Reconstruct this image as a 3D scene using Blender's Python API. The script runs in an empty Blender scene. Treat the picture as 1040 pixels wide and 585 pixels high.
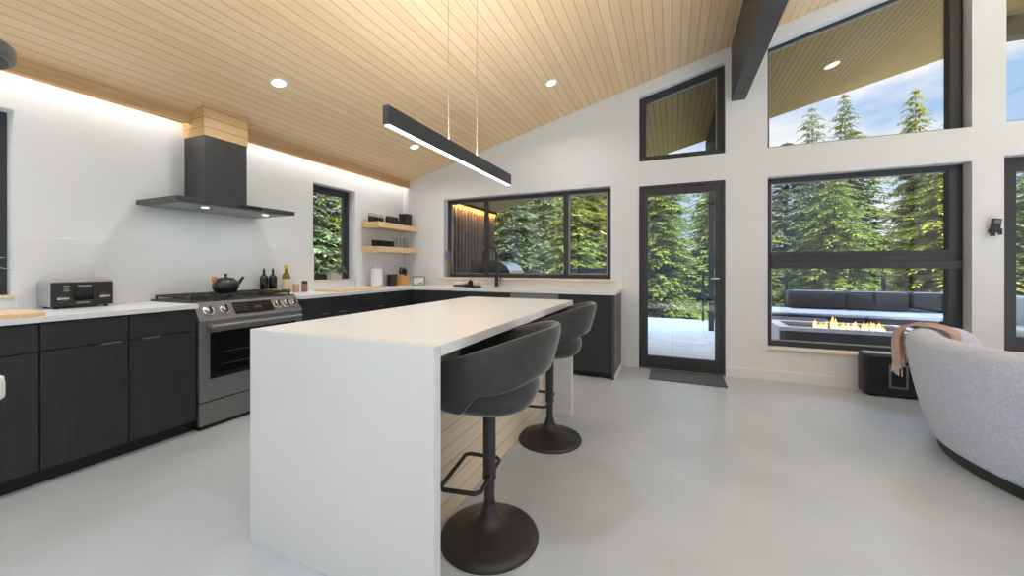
import bpy, bmesh, math, random
from mathutils import Vector, Matrix
from mathutils.geometry import tessellate_polygon
random.seed(7)
scene = bpy.context.scene
COL = scene.collection
PI = math.pi
def rad(a): return a * PI / 180

# ------------------------------------------------------------------ materials
def lin(c): return tuple(((x / 255) / 12.92 if x / 255 <= .04045 else ((x / 255 + .055) / 1.055) ** 2.4) for x in c)
class NT:
    def __init__(s, name):
        s.m = bpy.data.materials.new(name); s.m.use_nodes = True
        s.t = s.m.node_tree; s.t.nodes.clear()
        s.out = s.n('ShaderNodeOutputMaterial')
    def n(s, typ, **kw):
        nd = s.t.nodes.new(typ)
        for k, v in kw.items():
            if hasattr(nd, k): setattr(nd, k, v)
            else: nd.inputs[k].default_value = v
        return nd
    def l(s, a, b): s.t.links.new(a, b)
    def math(s, op, a, b=None):
        nd = s.n('ShaderNodeMath', operation=op)
        for i, q in enumerate((a, b)):
            if q is None: continue
            if isinstance(q, (int, float)): nd.inputs[i].default_value = q
            else: s.l(q, nd.inputs[i])
        return nd.outputs[0]
    def coords(s, scale=(1, 1, 1), kind='Object'):
        tc = s.n('ShaderNodeTexCoord'); mp = s.n('ShaderNodeMapping'); mp.inputs['Scale'].default_value = scale
        s.l(tc.outputs[kind], mp.inputs[0]); return mp.outputs[0]
    def ramp(s, fac, stops):
        r = s.n('ShaderNodeValToRGB'); e = r.color_ramp.elements
        while len(e) < len(stops): e.new(.5)
        for el, (p, c) in zip(e, stops): el.position = p; el.color = (*c[:3], 1)
        s.l(fac, r.inputs[0]); return r.outputs[0]
    def mix(s, fac, a, b, mode='MIX'):
        nd = s.n('ShaderNodeMix', data_type='RGBA', blend_type=mode)
        for i, q in ((0, fac), (6, a), (7, b)):
            if isinstance(q, (int, float)): nd.inputs[i].default_value = q
            elif isinstance(q, tuple): nd.inputs[i].default_value = (*q[:3], 1)
            else: s.l(q, nd.inputs[i])
        return nd.outputs[2]
    def bsdf(s, **kw):
        b = s.n('ShaderNodeBsdfPrincipled')
        for k, v in kw.items():
            k = k.replace('_', ' ')
            if isinstance(v, (int, float)): b.inputs[k].default_value = v
            elif isinstance(v, tuple): b.inputs[k].default_value = (*v[:3], 1)
            else: s.l(v, b.inputs[k])
        s.l(b.outputs[0], s.out.inputs[0]); return b
    def bump(s, b, h, strength=.2, dist=.01):
        bp = s.n('ShaderNodeBump'); bp.inputs['Strength'].default_value = strength; bp.inputs['Distance'].default_value = dist
        s.l(h, bp.inputs['Height']); s.l(bp.outputs[0], b.inputs['Normal'])

def plain(name, c, rough=.5, metal=0, var=.06, scale=8, bump=0, bscale=200, **kw):
    t = NT(name); v = t.coords()
    nz = t.n('ShaderNodeTexNoise', Scale=scale, Detail=4); t.l(v, nz.inputs[0])
    col = t.ramp(nz.outputs[0], [(.3, tuple(x * (1 - var) for x in c)), (.7, tuple(min(1, x * (1 + var)) for x in c))])
    b = t.bsdf(Base_Color=col, Roughness=rough, Metallic=metal, **kw)
    if bump:
        n2 = t.n('ShaderNodeTexNoise', Scale=bscale, Detail=3); t.l(v, n2.inputs[0]); t.bump(b, n2.outputs[0], bump, .004)
    return t.m
def planks(name, c1, c2, gap, width, length, along='Y', across='X', gapw=.004, rough=.45, grain=.12, bump=.3):
    t = NT(name); tc = t.n('ShaderNodeTexCoord'); sp = t.n('ShaderNodeSeparateXYZ'); cb = t.n('ShaderNodeCombineXYZ')
    t.l(tc.outputs['Object'], sp.inputs[0]); t.l(sp.outputs[along], cb.inputs[0]); t.l(sp.outputs[across], cb.inputs[1])
    br = t.n('ShaderNodeTexBrick', offset=.37, offset_frequency=2)
    for k, v in {'Scale': 1, 'Mortar Size': gapw, 'Mortar Smooth': .2, 'Bias': 0, 'Brick Width': length, 'Row Height': width}.items(): br.inputs[k].default_value = v
    br.inputs['Color1'].default_value = (*c1, 1); br.inputs['Color2'].default_value = (*c2, 1); br.inputs['Mortar'].default_value = (*gap, 1)
    t.l(cb.outputs[0], br.inputs[0])
    mp = t.n('ShaderNodeMapping'); mp.inputs['Scale'].default_value = (1.2, 40, 1); t.l(cb.outputs[0], mp.inputs[0])
    nz = t.n('ShaderNodeTexNoise', Scale=1.5, Detail=5); t.l(mp.outputs[0], nz.inputs[0])
    g = t.ramp(nz.outputs[0], [(.3, (1 - grain,) * 3), (.7, (1, 1, 1))])
    b = t.bsdf(Base_Color=t.mix(1.0, br.outputs[0], g, 'MULTIPLY'), Roughness=rough)
    inv = t.math('SUBTRACT', 1.0, br.outputs[1]); t.bump(b, inv, bump, .003)
    return t.m
def wood(name, c, axis=(2, 30, 30), rough=.45, grain=.25):
    t = NT(name); v = t.coords(axis)
    nz = t.n('ShaderNodeTexNoise', Scale=1.5, Detail=6, Distortion=.4); t.l(v, nz.inputs[0])
    col = t.ramp(nz.outputs[0], [(.3, tuple(x * (1 - grain) for x in c)), (.65, c)])
    t.bsdf(Base_Color=col, Roughness=rough); return t.m
def emit(name, c, s):
    t = NT(name); e = t.n('ShaderNodeEmission'); e.inputs[0].default_value = (*c, 1); e.inputs[1].default_value = s
    t.l(e.outputs[0], t.out.inputs[0]); return t.m
def glassy(name, tint=(1, 1, 1), rough=0.0, ior=1.5):
    t = NT(name); tr = t.n('ShaderNodeBsdfTransparent'); tr.inputs[0].default_value = (*tint, 1)
    gl = t.n('ShaderNodeBsdfGlossy'); gl.inputs['Roughness'].default_value = rough
    fr = t.n('ShaderNodeFresnel'); ge = t.n('ShaderNodeNewGeometry'); t.l(t.math('ADD', ior, t.math('MULTIPLY', ge.outputs['Backfacing'], 1 / ior - ior)), fr.inputs[0]); mx = t.n('ShaderNodeMixShader')
    t.l(fr.outputs[0], mx.inputs[0]); t.l(tr.outputs[0], mx.inputs[1]); t.l(gl.outputs[0], mx.inputs[2]); t.l(mx.outputs[0], t.out.inputs[0])
    return t.m

M = {}
M['wall'] = plain('wall_paint', (.795, .80, .805), .75, var=.01, scale=3)
M['splash'] = plain('backsplash_slab', (.79, .795, .80), .3, var=.02, scale=2)
M['quartz'] = plain('white_quartz', (.83, .834, .84), .29, var=.008, scale=6)
M['island_white'] = plain('island_panel', (.75, .752, .75), .3, var=.015, scale=3)
M['trimwhite'] = plain('white_trim', (.80, .795, .785), .5, var=.01)
M['ceil'] = planks('ceiling_planks', lin((249, 217, 174)), lin((243, 207, 162)), lin((200, 160, 114)), .0775, 7.3, gapw=.003, grain=.08)
M['soffit'] = planks('shaded_soffit_planks', lin((142, 112, 68)), lin((135, 105, 63)), lin((70, 52, 28)), .0775, 7.4, gapw=.006)  # same boards as the ceiling, shade under the roof put into the colour
M['trimwood'] = wood('trim_wood', lin((214, 176, 128)), (20, 2, 30))
M['islewood'] = planks('island_wood', lin((252, 233, 206)), lin((246, 224, 194)), lin((206, 178, 146)), .085, 2.6, along='Y', across='Z', gapw=.003, bump=.15)
M['black'] = plain('black_frame', (.036, .036, .038), .42, var=.05)
M['gasket'] = plain('gasket_grey', (.32, .32, .33), .5)
M['beam'] = plain('dark_beam', (.055, .056, .058), .5, var=.1, scale=5)
M['post'] = plain('post_black', (.012, .012, .013), .6)
M['steel'] = plain('brushed_steel', (.27, .27, .275), .45, .75, var=.04, scale=30)
M['darksteel'] = plain('dark_steel', (.105, .107, .11), .32, .9, var=.06, scale=10)
M['chrome'] = plain('chrome', (.75, .75, .76), .15, 1)
M['iron'] = plain('cast_iron', (.06, .055, .052), .55, .3)
M['blackglass'] = plain('black_glass', (.008, .008, .009), .08)
M['blackplastic'] = plain('black_plastic', (.02, .02, .021), .35)
M['stoolmetal'] = plain('stool_metal', (.040, .037, .034), .42, .3)
M['velvet'] = plain('dark_velvet', (.042, .041, .040), .8, var=.2, scale=12, bump=.15, bscale=300, Sheen_Weight=.6, Sheen_Roughness=.35)
M['whiteplastic'] = plain('white_plastic', (.78, .78, .77), .4)
M['paper'] = plain('paper', (.82, .82, .81), .9, bump=.2, bscale=120)
M['board'] = wood('board_wood', lin((240, 205, 155)), (3, 30, 30), .5, .2)
M['sillwood'] = wood('sill_wood', lin((238, 216, 188)), (3, 30, 30), .45, .15)
M['knifewood'] = wood('block_wood', lin((240, 188, 112)), (30, 30, 3), .5, .25)
M['orange'] = plain('orange_wood', lin((225, 150, 60)), .45)
M['glass'] = glassy('window_glass')
M['tumbler'] = glassy('drinking_glass', (.93, .94, .94), 0, 1.4)
M['smoked'] = glassy('smoked_glass', (.42, .41, .41), 0, 1.4)
M['led'] = emit('led_white', (1, .97, .93), 4)
M['disc'] = emit('lamp_disc', (1, .97, .93), 2.6)
M['amber'] = emit('led_amber', (1, .32, .05), 6)
M['oilglass'] = plain('olive_bottle', lin((120, 125, 25)), .12)
M['label'] = plain('paper_label', lin((225, 205, 170)), .7)
M['yellow'] = plain('yellow_label', lin((225, 180, 40)), .6)
M['spice'] = plain('spice_pink', lin((206, 160, 140)), .5)
M['spicebrown'] = plain('spice_brown', lin((150, 105, 85)), .5)
M['kettle'] = plain('kettle_bronze', (.060, .053, .047), .33, .7)
M['toast'] = plain('toaster_steel', (.45, .45, .455), .35, .7)
M['terracotta'] = plain('white_pot', (.8, .79, .77), .5)
M['leafgrey'] = plain('succulent_leaf', lin((150, 160, 125)), .6, var=.25, scale=20)
M['frond'] = plain('frond_green', lin((160, 195, 160)), .5, var=.25, scale=20)
M['lavender'] = plain('lavender_bloom', lin((150, 140, 185)), .7)
M['stem'] = plain('stem_green', lin((150, 165, 130)), .6)
M['mat'] = plain('mat_fibre', lin((88, 92, 95)), .95, var=.2, scale=60, bump=.6, bscale=250)
M['throw'] = plain('throw_wool', lin((240, 214, 200)), .95, var=.12, scale=14, bump=.5, bscale=160)
M['deckchair'] = plain('pale_blue_cushion', lin((170, 190, 200)), .9, bump=.2)
M['charcoal'] = plain('charcoal_cushion', lin((50, 49, 53)), .9, var=.1, bump=.3, bscale=150)
M['skylitcush'] = plain('sky_lit_cushion', lin((158, 162, 172)), .9, var=.08, bump=.3, bscale=150)  # charcoal seat tops with the sky light put into the colour
M['skylitrim'] = plain('sky_lit_rim', lin((190, 195, 205)), .9)  # pale colour for the sky-lit rims of the back cushions
M['teak'] = wood('teak', lin((196, 150, 92)), (3, 30, 30))
M['concrete'] = plain('table_concrete', (.55, .56, .58), .7, var=.1, scale=10)
M['slat'] = plain('slat_brown', (.23, .205, .19), .6, var=.15)
M['brownbox'] = wood('brown_wood', (.05, .022, .013), (3, 3, 20))
M['grillsteel'] = plain('grill_steel', (.6, .6, .62), .28, .9)
M['bark'] = plain('bark', (.11, .085, .065), .9, var=.35, scale=14, bump=.8, bscale=30)
def leafmat(name, a, b):
    t = NT(name); oi = t.n('ShaderNodeObjectInfo'); nz = t.n('ShaderNodeTexNoise', Scale=1.6, Detail=3); t.l(t.coords(), nz.inputs[0])
    f = t.math('ADD', t.math('MULTIPLY', oi.outputs['Random'], .35), t.math('MULTIPLY', nz.outputs[0], .8))
    col = t.ramp(f, [(.25, a), (.85, b)])
    d = t.n('ShaderNodeBsdfDiffuse'); tl = t.n('ShaderNodeBsdfTranslucent'); mx = t.n('ShaderNodeMixShader'); mx.inputs[0].default_value = .35
    t.l(col, d.inputs[0]); t.l(col, tl.inputs[0]); t.l(d.outputs[0], mx.inputs[1]); t.l(tl.outputs[0], mx.inputs[2]); t.l(mx.outputs[0], t.out.inputs[0])
    return t.m
M['needle1'] = leafmat('needles_yellowgreen', lin((74, 80, 28)), lin((152, 146, 68)))
M['needle2'] = leafmat('needles_green', lin((56, 72, 32)), lin((120, 130, 62)))
M['needle3'] = leafmat('needles_bluegreen', lin((60, 76, 54)), lin((118, 130, 96)))
M['grass'] = plain('forest_floor', (.05, .06, .025), .95, var=.4, scale=1)

def floor_mat():
    t = NT('polished_concrete'); v = t.coords()
    n1 = t.n('ShaderNodeTexNoise', Scale=.8, Detail=3, Roughness=.5); t.l(v, n1.inputs[0])
    n2 = t.n('ShaderNodeTexNoise', Scale=2.6, Detail=4, Roughness=.55); t.l(v, n2.inputs[0])
    f = t.math('ADD', t.math('MULTIPLY', n1.outputs[0], .65), t.math('MULTIPLY', n2.outputs[0], .35))
    col = t.ramp(f, [(.25, (.445, .475, .515)), (.5, (.535, .572, .62)), (.75, (.63, .666, .715))])
    br = t.n('ShaderNodeTexBrick', offset=0.0)
    for k, q in {'Scale': 1, 'Mortar Size': .002, 'Brick Width': 1.2, 'Row Height': 1.2, 'Mortar Smooth': .3}.items(): br.inputs[k].default_value = q
    br.inputs['Color1'].default_value = (1, 1, 1, 1); br.inputs['Color2'].default_value = (.97, .97, .97, 1); br.inputs['Mortar'].default_value = (.9, .9, .9, 1)
    t.l(v, br.inputs[0])
    rr = t.math('ADD', .282, t.math('MULTIPLY', n1.outputs[0], .06))
    b = t.bsdf(Base_Color=t.mix(1.0, col, br.outputs[0], 'MULTIPLY'), Roughness=rr, IOR=1.6)
    return t.m
M['floor'] = floor_mat()
def deck_mat():
    t = NT('deck_stone'); v = t.coords()
    br = t.n('ShaderNodeTexBrick', offset=.4)
    for k, q in {'Scale': 1, 'Mortar Size': .006, 'Brick Width': .9, 'Row Height': .3, 'Mortar Smooth': .3}.items(): br.inputs[k].default_value = q
    br.inputs['Color1'].default_value = (.62, .64, .66, 1); br.inputs['Color2'].default_value = (.54, .56, .58, 1); br.inputs['Mortar'].default_value = (.30, .31, .32, 1)
    t.l(v, br.inputs[0]); nz = t.n('ShaderNodeTexNoise', Scale=5, Detail=5, Distortion=1); t.l(v, nz.inputs[0])
    t.bsdf(Base_Color=t.mix(1.0, br.outputs[0], t.ramp(nz.outputs[0], [(.3, (.8,) * 3), (.7, (1, 1, 1))]), 'MULTIPLY'), Roughness=.5); return t.m
M['deck'] = deck_mat()
def cabinet_mat():
    t = NT('black_woodgrain'); v = t.coords((30, 30, 1.5))
    nz = t.n('ShaderNodeTexNoise', Scale=3, Detail=5); t.l(v, nz.inputs[0])
    b = t.bsdf(Base_Color=t.ramp(nz.outputs[0], [(.3, (.020, .020, .0205)), (.7, (.030, .030, .031))]), Roughness=.5)
    t.bump(b, nz.outputs[0], .12, .003); return t.m
M['cab'] = cabinet_mat()
M['kick'] = plain('toe_kick', (.010, .010, .010), .6)
M['panelgrey'] = plain('end_panel', (.055, .056, .058), .35)
def boucle():
    t = NT('grey_boucle'); v = t.coords()
    vo = t.n('ShaderNodeTexVoronoi', Scale=120); t.l(v, vo.inputs[0]); nz = t.n('ShaderNodeTexNoise', Scale=45, Detail=4); t.l(v, nz.inputs[0])
    f = t.math('ADD', t.math('MULTIPLY', vo.outputs[0], .8), t.math('MULTIPLY', nz.outputs[0], .7))
    b = t.bsdf(Base_Color=t.ramp(f, [(.3, lin((226, 233, 252))), (.9, lin((198, 206, 226)))]), Roughness=.95, Sheen_Weight=.25)
    t.bump(b, t.math('SUBTRACT', 1.0, f), .45, .008); return t.m
M['boucle'] = boucle()
def ovenglass():
    return M['blackglass']

# ------------------------------------------------------------------ mesh builder
class MB:
    def __init__(s): s.b = bmesh.new()
    def add(s, verts, faces):
        vs = [s.b.verts.new(v) for v in verts]; out = []
        for f in faces:
            try: out.append(s.b.faces.new([vs[i] for i in f]))
            except ValueError: pass
        return vs
    def box(s, x0, x1, y0, y1, z0, z1, bev=0, seg=2):
        t = bmesh.new()
        bmesh.ops.create_cube(t, size=1)
        for v in t.verts: v.co = Vector(((x0 + x1) / 2 + v.co.x * (x1 - x0), (y0 + y1) / 2 + v.co.y * (y1 - y0), (z0 + z1) / 2 + v.co.z * (z1 - z0)))
        if bev: bmesh.ops.bevel(t, geom=t.edges[:], offset=bev, segments=seg, profile=.5, affect='EDGES')
        s.merge(t); return s
    def merge(s, t, mat=None):
        vm = {}
        for v in t.verts: vm[v] = s.b.verts.new(mat @ v.co if mat else v.co)
        for f in t.faces:
            try: s.b.faces.new([vm[v] for v in f.verts])
            except ValueError: pass
        t.free(); return s
    def prism(s, poly, a0, a1, axis='y'):
        # poly in the plane normal to axis: y->(x,z)  x->(y,z)  z->(x,y)
        mk = {'y': lambda p, a: (p[0], a, p[1]), 'x': lambda p, a: (a, p[0], p[1]), 'z': lambda p, a: (p[0], p[1], a)}[axis]
        n = len(poly)
        s.add([mk(p, a0) for p in poly] + [mk(p, a1) for p in poly], [list(range(n)), list(range(n, 2 * n))[::-1]] + [[i, (i + 1) % n, n + (i + 1) % n, n + i] for i in range(n)]); return s
    def holed(s, loops, a0, a1, axis='y'):
        mk = {'y': lambda p, a: (p[0], a, p[1]), 'x': lambda p, a: (a, p[0], p[1]), 'z': lambda p, a: (p[0], p[1], a)}[axis]
        flat = [p for l in loops for p in l]; n = len(flat)
        tris = tessellate_polygon([[Vector((p[0], p[1], 0)) for p in l] for l in loops])
        F = [list(t) for t in tris] + [[i + n for i in t][::-1] for t in tris]; o = 0
        for l in loops:
            k = len(l); F += [[o + i, o + (i + 1) % k, n + o + (i + 1) % k, n + o + i] for i in range(k)]; o += k
        s.add([mk(p, a0) for p in flat] + [mk(p, a1) for p in flat], F); return s
    def lathe(s, prof, c=(0, 0, 0), n=32, axis='z', cap=True):
        V = []; F = []
        for r, h in prof:
            for i in range(n):
                a = 2 * PI * i / n; p = (r * math.cos(a), r * math.sin(a), h)
                if axis == 'x': p = (h, p[0], p[1])
                if axis == 'y': p = (p[0], h, p[1])
                V.append((c[0] + p[0], c[1] + p[1], c[2] + p[2]))
        for j in range(len(prof) - 1):
            for i in range(n): F.append([j * n + i, j * n + (i + 1) % n, (j + 1) * n + (i + 1) % n, (j + 1) * n + i])
        if cap: F.append(list(range(n))[::-1]); F.append([(len(prof) - 1) * n + i for i in range(n)])
        s.add(V, F); return s
    def cyl(s, c, r, h, n=24, axis='z', bev=0.0):
        b = bev
        pr = [(r, 0), (r, h)] if not b else [(r - b, 0), (r, b), (r, h - b), (r - b, h)]
        return s.lathe(pr, c, n, axis)
    def tube(s, pts, r, n=8, closed=False, rfun=None):
        P = [Vector(p) for p in pts]; m = len(P); V = []; F = []
        up = Vector((0, 0, 1)); prev = None
        for i, p in enumerate(P):
            a = P[(i - 1) % m] if (i > 0 or closed) else P[i]; b = P[(i + 1) % m] if (i < m - 1 or closed) else P[i]
            d = (b - a).normalized()
            if prev is None:
                u = d.cross(up) if abs(d.z) < .95 else d.cross(Vector((1, 0, 0)))
            else: u = prev - d * prev.dot(d)
            u.normalize(); prev = u; w = d.cross(u); rr = rfun(i / (m - 1)) * r if rfun else r
            for k in range(n):
                t = 2 * PI * k / n; V.append(p + u * math.cos(t) * rr + w * math.sin(t) * rr)
        for i in range(m if closed else m - 1):
            j = (i + 1) % m
            for k in range(n): F.append([i * n + k, i * n + (k + 1) % n, j * n + (k + 1) % n, j * n + k])
        if not closed: F.append(list(range(n))[::-1]); F.append([(m - 1) * n + k for k in range(n)])
        s.add(V, F); return s
    def sphere(s, c, r, sc=(1, 1, 1), u=16, v=10):
        t = bmesh.new(); bmesh.ops.create_uvsphere(t, u_segments=u, v_segments=v, radius=r)
        for q in t.verts: q.co = Vector((q.co.x * sc[0] + c[0], q.co.y * sc[1] + c[1], q.co.z * sc[2] + c[2]))
        return s.merge(t)
    def grid(s, fn, nu, nv, closeu=False):
        V = [fn(i / (nu if closeu else nu - 1), j / (nv - 1)) for j in range(nv) for i in range(nu)]; F = []
        for j in range(nv - 1):
            for i in range(nu if closeu else nu - 1): F.append([j * nu + i, j * nu + (i + 1) % nu, (j + 1) * nu + (i + 1) % nu, (j + 1) * nu + i])
        s.add(V, F); return s

LOC = {}
def _mesh(name, mb, mat, off, smooth):
    bmesh.ops.recalc_face_normals(mb.b, faces=mb.b.faces[:])
    for v in mb.b.verts: v.co -= off
    me = bpy.data.meshes.new(name); mb.b.to_mesh(me); mb.b.free()
    me.materials.append(mat)
    if smooth:
        me.shade_smooth(); me.set_sharp_from_angle(angle=rad(smooth if smooth > 1 else 35))
    return me
def thing(name, label, cat, loc=(0, 0, 0), rot=0, group=None):
    o = bpy.data.objects.new(name, None); o.empty_display_size = .1; COL.objects.link(o)
    o.location = loc; o.rotation_euler = (0, 0, rot); o['label'] = label; o['category'] = cat
    if group: o['group'] = group
    LOC[o.name] = Vector(loc); return o
def part(name, mb, mat, parent, smooth=0, local=False, label=None, mods=None):
    off = Vector((0, 0, 0)) if local else LOC[parent.name]
    o = bpy.data.objects.new(name, _mesh(name, mb, mat, off, smooth)); COL.objects.link(o); o.parent = parent
    LOC[o.name] = off.copy()
    if label: o['label'] = label
    return o
def single(name, mb, mat, label, cat, group=None, smooth=0, kind=None):
    co = [v.co for v in mb.b.verts]
    c = Vector(((min(v.x for v in co) + max(v.x for v in co)) / 2, (min(v.y for v in co) + max(v.y for v in co)) / 2, min(v.z for v in co)))
    o = bpy.data.objects.new(name, _mesh(name, mb, mat, c, smooth)); COL.objects.link(o); o.location = c; LOC[o.name] = c
    o['label'] = label; o['category'] = cat
    if group: o['group'] = group
    if kind: o['kind'] = kind
    return o
def struct(name, mb, mat, label, cat, smooth=0): 
    o = bpy.data.objects.new(name, _mesh(name, mb, mat, Vector((0, 0, 0)), smooth)); COL.objects.link(o); LOC[o.name] = Vector((0, 0, 0))
    o['kind'] = 'structure'; o['label'] = label; o['category'] = cat; return o
def dup(root, loc, rot=0, label=None, group=None):
    r = root.copy(); COL.objects.link(r); r.location = loc; r.rotation_euler = (0, 0, rot)
    if label: r['label'] = label
    if group: r['group'] = group
    for ch in list(root.children):
        c = ch.copy(); COL.objects.link(c); c.parent = r
        for g in list(ch.children):
            d = g.copy(); COL.objects.link(d); d.parent = c
    return r

# ------------------------------------------------------------------ key measures
YW, XL, HT = 4.653, -3.78, .2
CZ0, CS = 3.3996, .2552
def ceil(x): return CZ0 + CS * x
XR, YR = 5.5, -3.6
CT = .915          # worktop height
FY0, FY1 = 4.765, 4.825   # window frame planes in the end wall

# ------------------------------------------------------------------ setting
struct('floor', MB().box(XL - .2, XR + .2, YR - .2, YW + HT, -.15, 0), M['floor'], 'grey polished concrete floor of the kitchen and living room', 'floor')
cm = MB(); cm.prism([(XL - .2, ceil(XL - .2)), (XR + .2, ceil(XR + .2)), (XR + .2, ceil(XR + .2) + .2), (XL - .2, ceil(XL - .2) + .2)], YR - .2, YW + HT, 'y')
struct('ceiling', cm, M['ceil'], 'sloping ceiling of narrow pale wood boards', 'ceiling')
T = .14
op = dict(sink=(-3.05, -.68, 1.03, 2.155), door=(-.357, .53, 0, 2.12), big=(.914, 2.437, .345, 2.115), right=(2.636, 4.3, .44, 2.14))
def rect(o): x0, x1, z0, z1 = o; return [(x0, z0), (x1, z0), (x1, z1), (x0, z1)]
tr_loop = [(-.357, 2.41), (.53, 2.41), (.53, ceil(.53) - T), (-.357, ceil(-.357) - T)]
cl_loop = [(.914, 2.417), (2.437, 2.417), (2.437, ceil(2.437) - T), (.914, ceil(.914) - T)]
cr_loop = [(2.65, 2.43), (4.3, 2.43), (4.3, ceil(4.3) - T), (2.65, ceil(2.65) - T)]
outer = [(XL - .2, -.15), (-.357, -.15), (-.357, 2.12), (.53, 2.12), (.53, -.15), (XR + .2, -.15), (XR + .2, ceil(XR + .2)), (XL - .2, ceil(XL - .2))]
struct('wall_back', MB().holed([outer, rect(op['sink']), rect(op['big']), rect(op['right']), tr_loop, cl_loop, cr_loop], YW, YW + HT, 'y'), M['wall'], 'white end wall with the sink window, glass door and tall windows', 'wall')
w2 = (3.085, 3.71, 1.005, 2.15); w1 = (-.5, .955, .985, 2.16)
zl = ceil(XL)
struct('wall_left', MB().holed([[(YR - .2, -.15), (YW, -.15), (YW, ceil(XL - .2)), (YR - .2, ceil(XL - .2))], rect(w2), rect(w1)], XL - .2, XL, 'x'), M['wall'], 'white side wall behind the range and hood', 'wall')
rw_open = (-3.3, 1.5, .12, 4.35)
struct('wall_right', MB().holed([[(YR - .2, -.15), (YW, -.15), (YW, ceil(XR)), (YR - .2, ceil(XR))], rect(rw_open)], XR, XR + .2, 'x'), M['wall'], 'white side wall on the living room side', 'wall')
rr_loop = [(-3.1, .12), (5.1, .12), (5.1, 3.9), (-3.1, ceil(-3.1) - .25)]
struct('wall_rear', MB().holed([[(XL, -.15), (XR, -.15), (XR, ceil(XR)), (XL, ceil(XL))], rr_loop], YR - .2, YR, 'y'), M['wall'], 'white wall at the rear of the room behind the viewer', 'wall')
struct('ceiling_beam', MB().box(.585, .715, YR, YW, 2.957, ceil(.715) + .02), M['beam'], 'dark charcoal ceiling beam running to the end wall above the door', 'beam')
# baseboards
struct('baseboard_back', MB().box(-.515, -.358, YW - .014, YW, 0, .105, .003).box(.531, XR, YW - .014, YW, 0, .105, .003), M['trimwhite'], 'white baseboard along the end wall', 'baseboard')
# backsplash
struct('trim_1', MB().box(XL, XL + .02, .957, 3.083, CT + .0005, 1.372, .002).box(XL, XL + .02, 3.712, YW - .0125, CT, 1.372), M['splash'], 'white stone backsplash on the range wall', 'backsplash')
struct('trim_2', MB().box(XL, -3.052, YW - .012, YW, CT, 1.372).box(-3.052, -.678, YW - .012, YW, CT, 1.0).box(-.678, -.545, YW - .012, YW, CT, 1.372), M['splash'], 'white stone backsplash under the sink window', 'backsplash')
# cove lip and duct box
XLIP = -3.66
for i, (a, b, lab) in enumerate([(YR, 1.845, 'wooden cove board hiding the light strip, before the hood box'), (2.185, YW, 'wooden cove board hiding the light strip, between hood box and end wall')]):
    struct('trim_%d' % (3 + i), MB().box(XLIP - .02, XLIP, a, b, 2.362, ceil(XLIP) + .004), M['trimwood'], lab, 'cove trim')
struct('trim_5', MB().prism([(XL, 2.255), (-3.495, 2.255), (-3.495, ceil(-3.495) + .005), (XL, ceil(XL) + .005)], 1.843, 2.187, 'y'), planks('duct_box_wood', lin((224, 188, 138)), lin((214, 176, 124)), lin((150, 112, 70)), .0775, 2.4, along='Y', across='Z', gapw=.003), 'pale wood duct box above the range hood', 'duct box')

# ------------------------------------------------------------------ windows
def offset_poly(l, d):
    # inward offset of a convex loop (counter-clockwise)
    n = len(l); out = []
    for i in range(n):
        p0, p1, p2 = Vector(l[i - 1]), Vector(l[i]), Vector(l[(i + 1) % n])
        d1 = (p1 - p0).normalized(); d2 = (p2 - p1).normalized(); n1 = Vector((-d1.y, d1.x)); n2 = Vector((-d2.y, d2.x))
        k = n1 + n2; k = k / k.dot(n1) if k.dot(n1) else n1
        q = p1 + k * d; out.append((q.x, q.y))
    return out
def window(name, label, loop, fw, a0, a1, axis, bars=(), gm=None, loc=None):
    t = thing(name, label, 'window', loc); t['kind'] = 'structure'
    lp = offset_poly(loop, .001)
    part('frame', MB().holed([lp, offset_poly(lp, fw)[::-1]], a0, a1, axis), M['black'], t)
    mid = (a0 + a1) / 2
    part('gasket', MB().holed([offset_poly(lp, fw + .0005), offset_poly(lp, fw + .010)[::-1]], mid - .012, mid + .012, axis), M['gasket'], t, label='thin grey gasket line')
    part('glass', MB().prism(offset_poly(lp, fw - .006), mid - .004, mid + .004, axis), M['glass'], t)
    return t
t = window('window_1', 'black framed window over the worktop at the far left, plant fronds in front', rect(w1), .06, XL - .17, XL - .11, 'x', loc=(XL - .14, .25, .985))
part('sill', MB().box(XL - .108, XL + .012, -.50, .953, .986, 1.004, .002), M['sillwood'], t, label='pale wood sill')
t = window('window_2', 'narrow black framed window beside the floating shelves', rect(w2), .045, XL - .17, XL - .11, 'x', loc=(XL - .14, 3.4, 1.0))
part('sash', MB().holed([offset_poly(rect(w2), .046), offset_poly(rect(w2), .085)[::-1]], XL - .155, XL - .12, 'x'), M['black'], t)
part('sill', MB().box(XL - .108, XL + .012, 3.087, 3.708, 1.006, 1.024, .002), M['sillwood'], t, label='pale wood sill')
t = window('window_3', 'wide black framed window above the sink', rect(op['sink']), .05, FY0, FY1, 'y', loc=(-1.86, FY0, 1.03))
part('mullion', MB().box(-2.445, -2.40, FY0 - .004, FY1 + .004, 1.081, 2.104), M['black'], t)
part('mullion', MB().box(-1.292, -1.226, FY0 - .012, FY1, 1.081, 2.104), M['black'], t)
part('sash', MB().holed([[(-1.226, 1.081), (-.731, 1.081), (-.731, 2.104), (-1.226, 2.104)], [(-1.206, 1.101), (-1.206, 2.084), (-.751, 2.084), (-.751, 1.101)]], FY0 - .01, FY0 + .03, 'y'), M['steel'], t)
part('sill', MB().box(-3.12, -.62, YW - .045, FY0 - .001, 1.001, 1.029, .003), M['sillwood'], t, label='pale wood sill')
t = window('window_4', 'large black framed window facing the outdoor sofa and fire table', rect(op['big']), .052, FY0, FY1, 'y', loc=(1.68, FY0, .345))
part('sash', MB().box(.967, 2.384, FY0 - .03, FY1 - .01, 1.30, 1.335).box(2.33, 2.384, FY0 - .03, FY1 - .01, 1.336, 2.06), M['black'], t)
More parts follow.
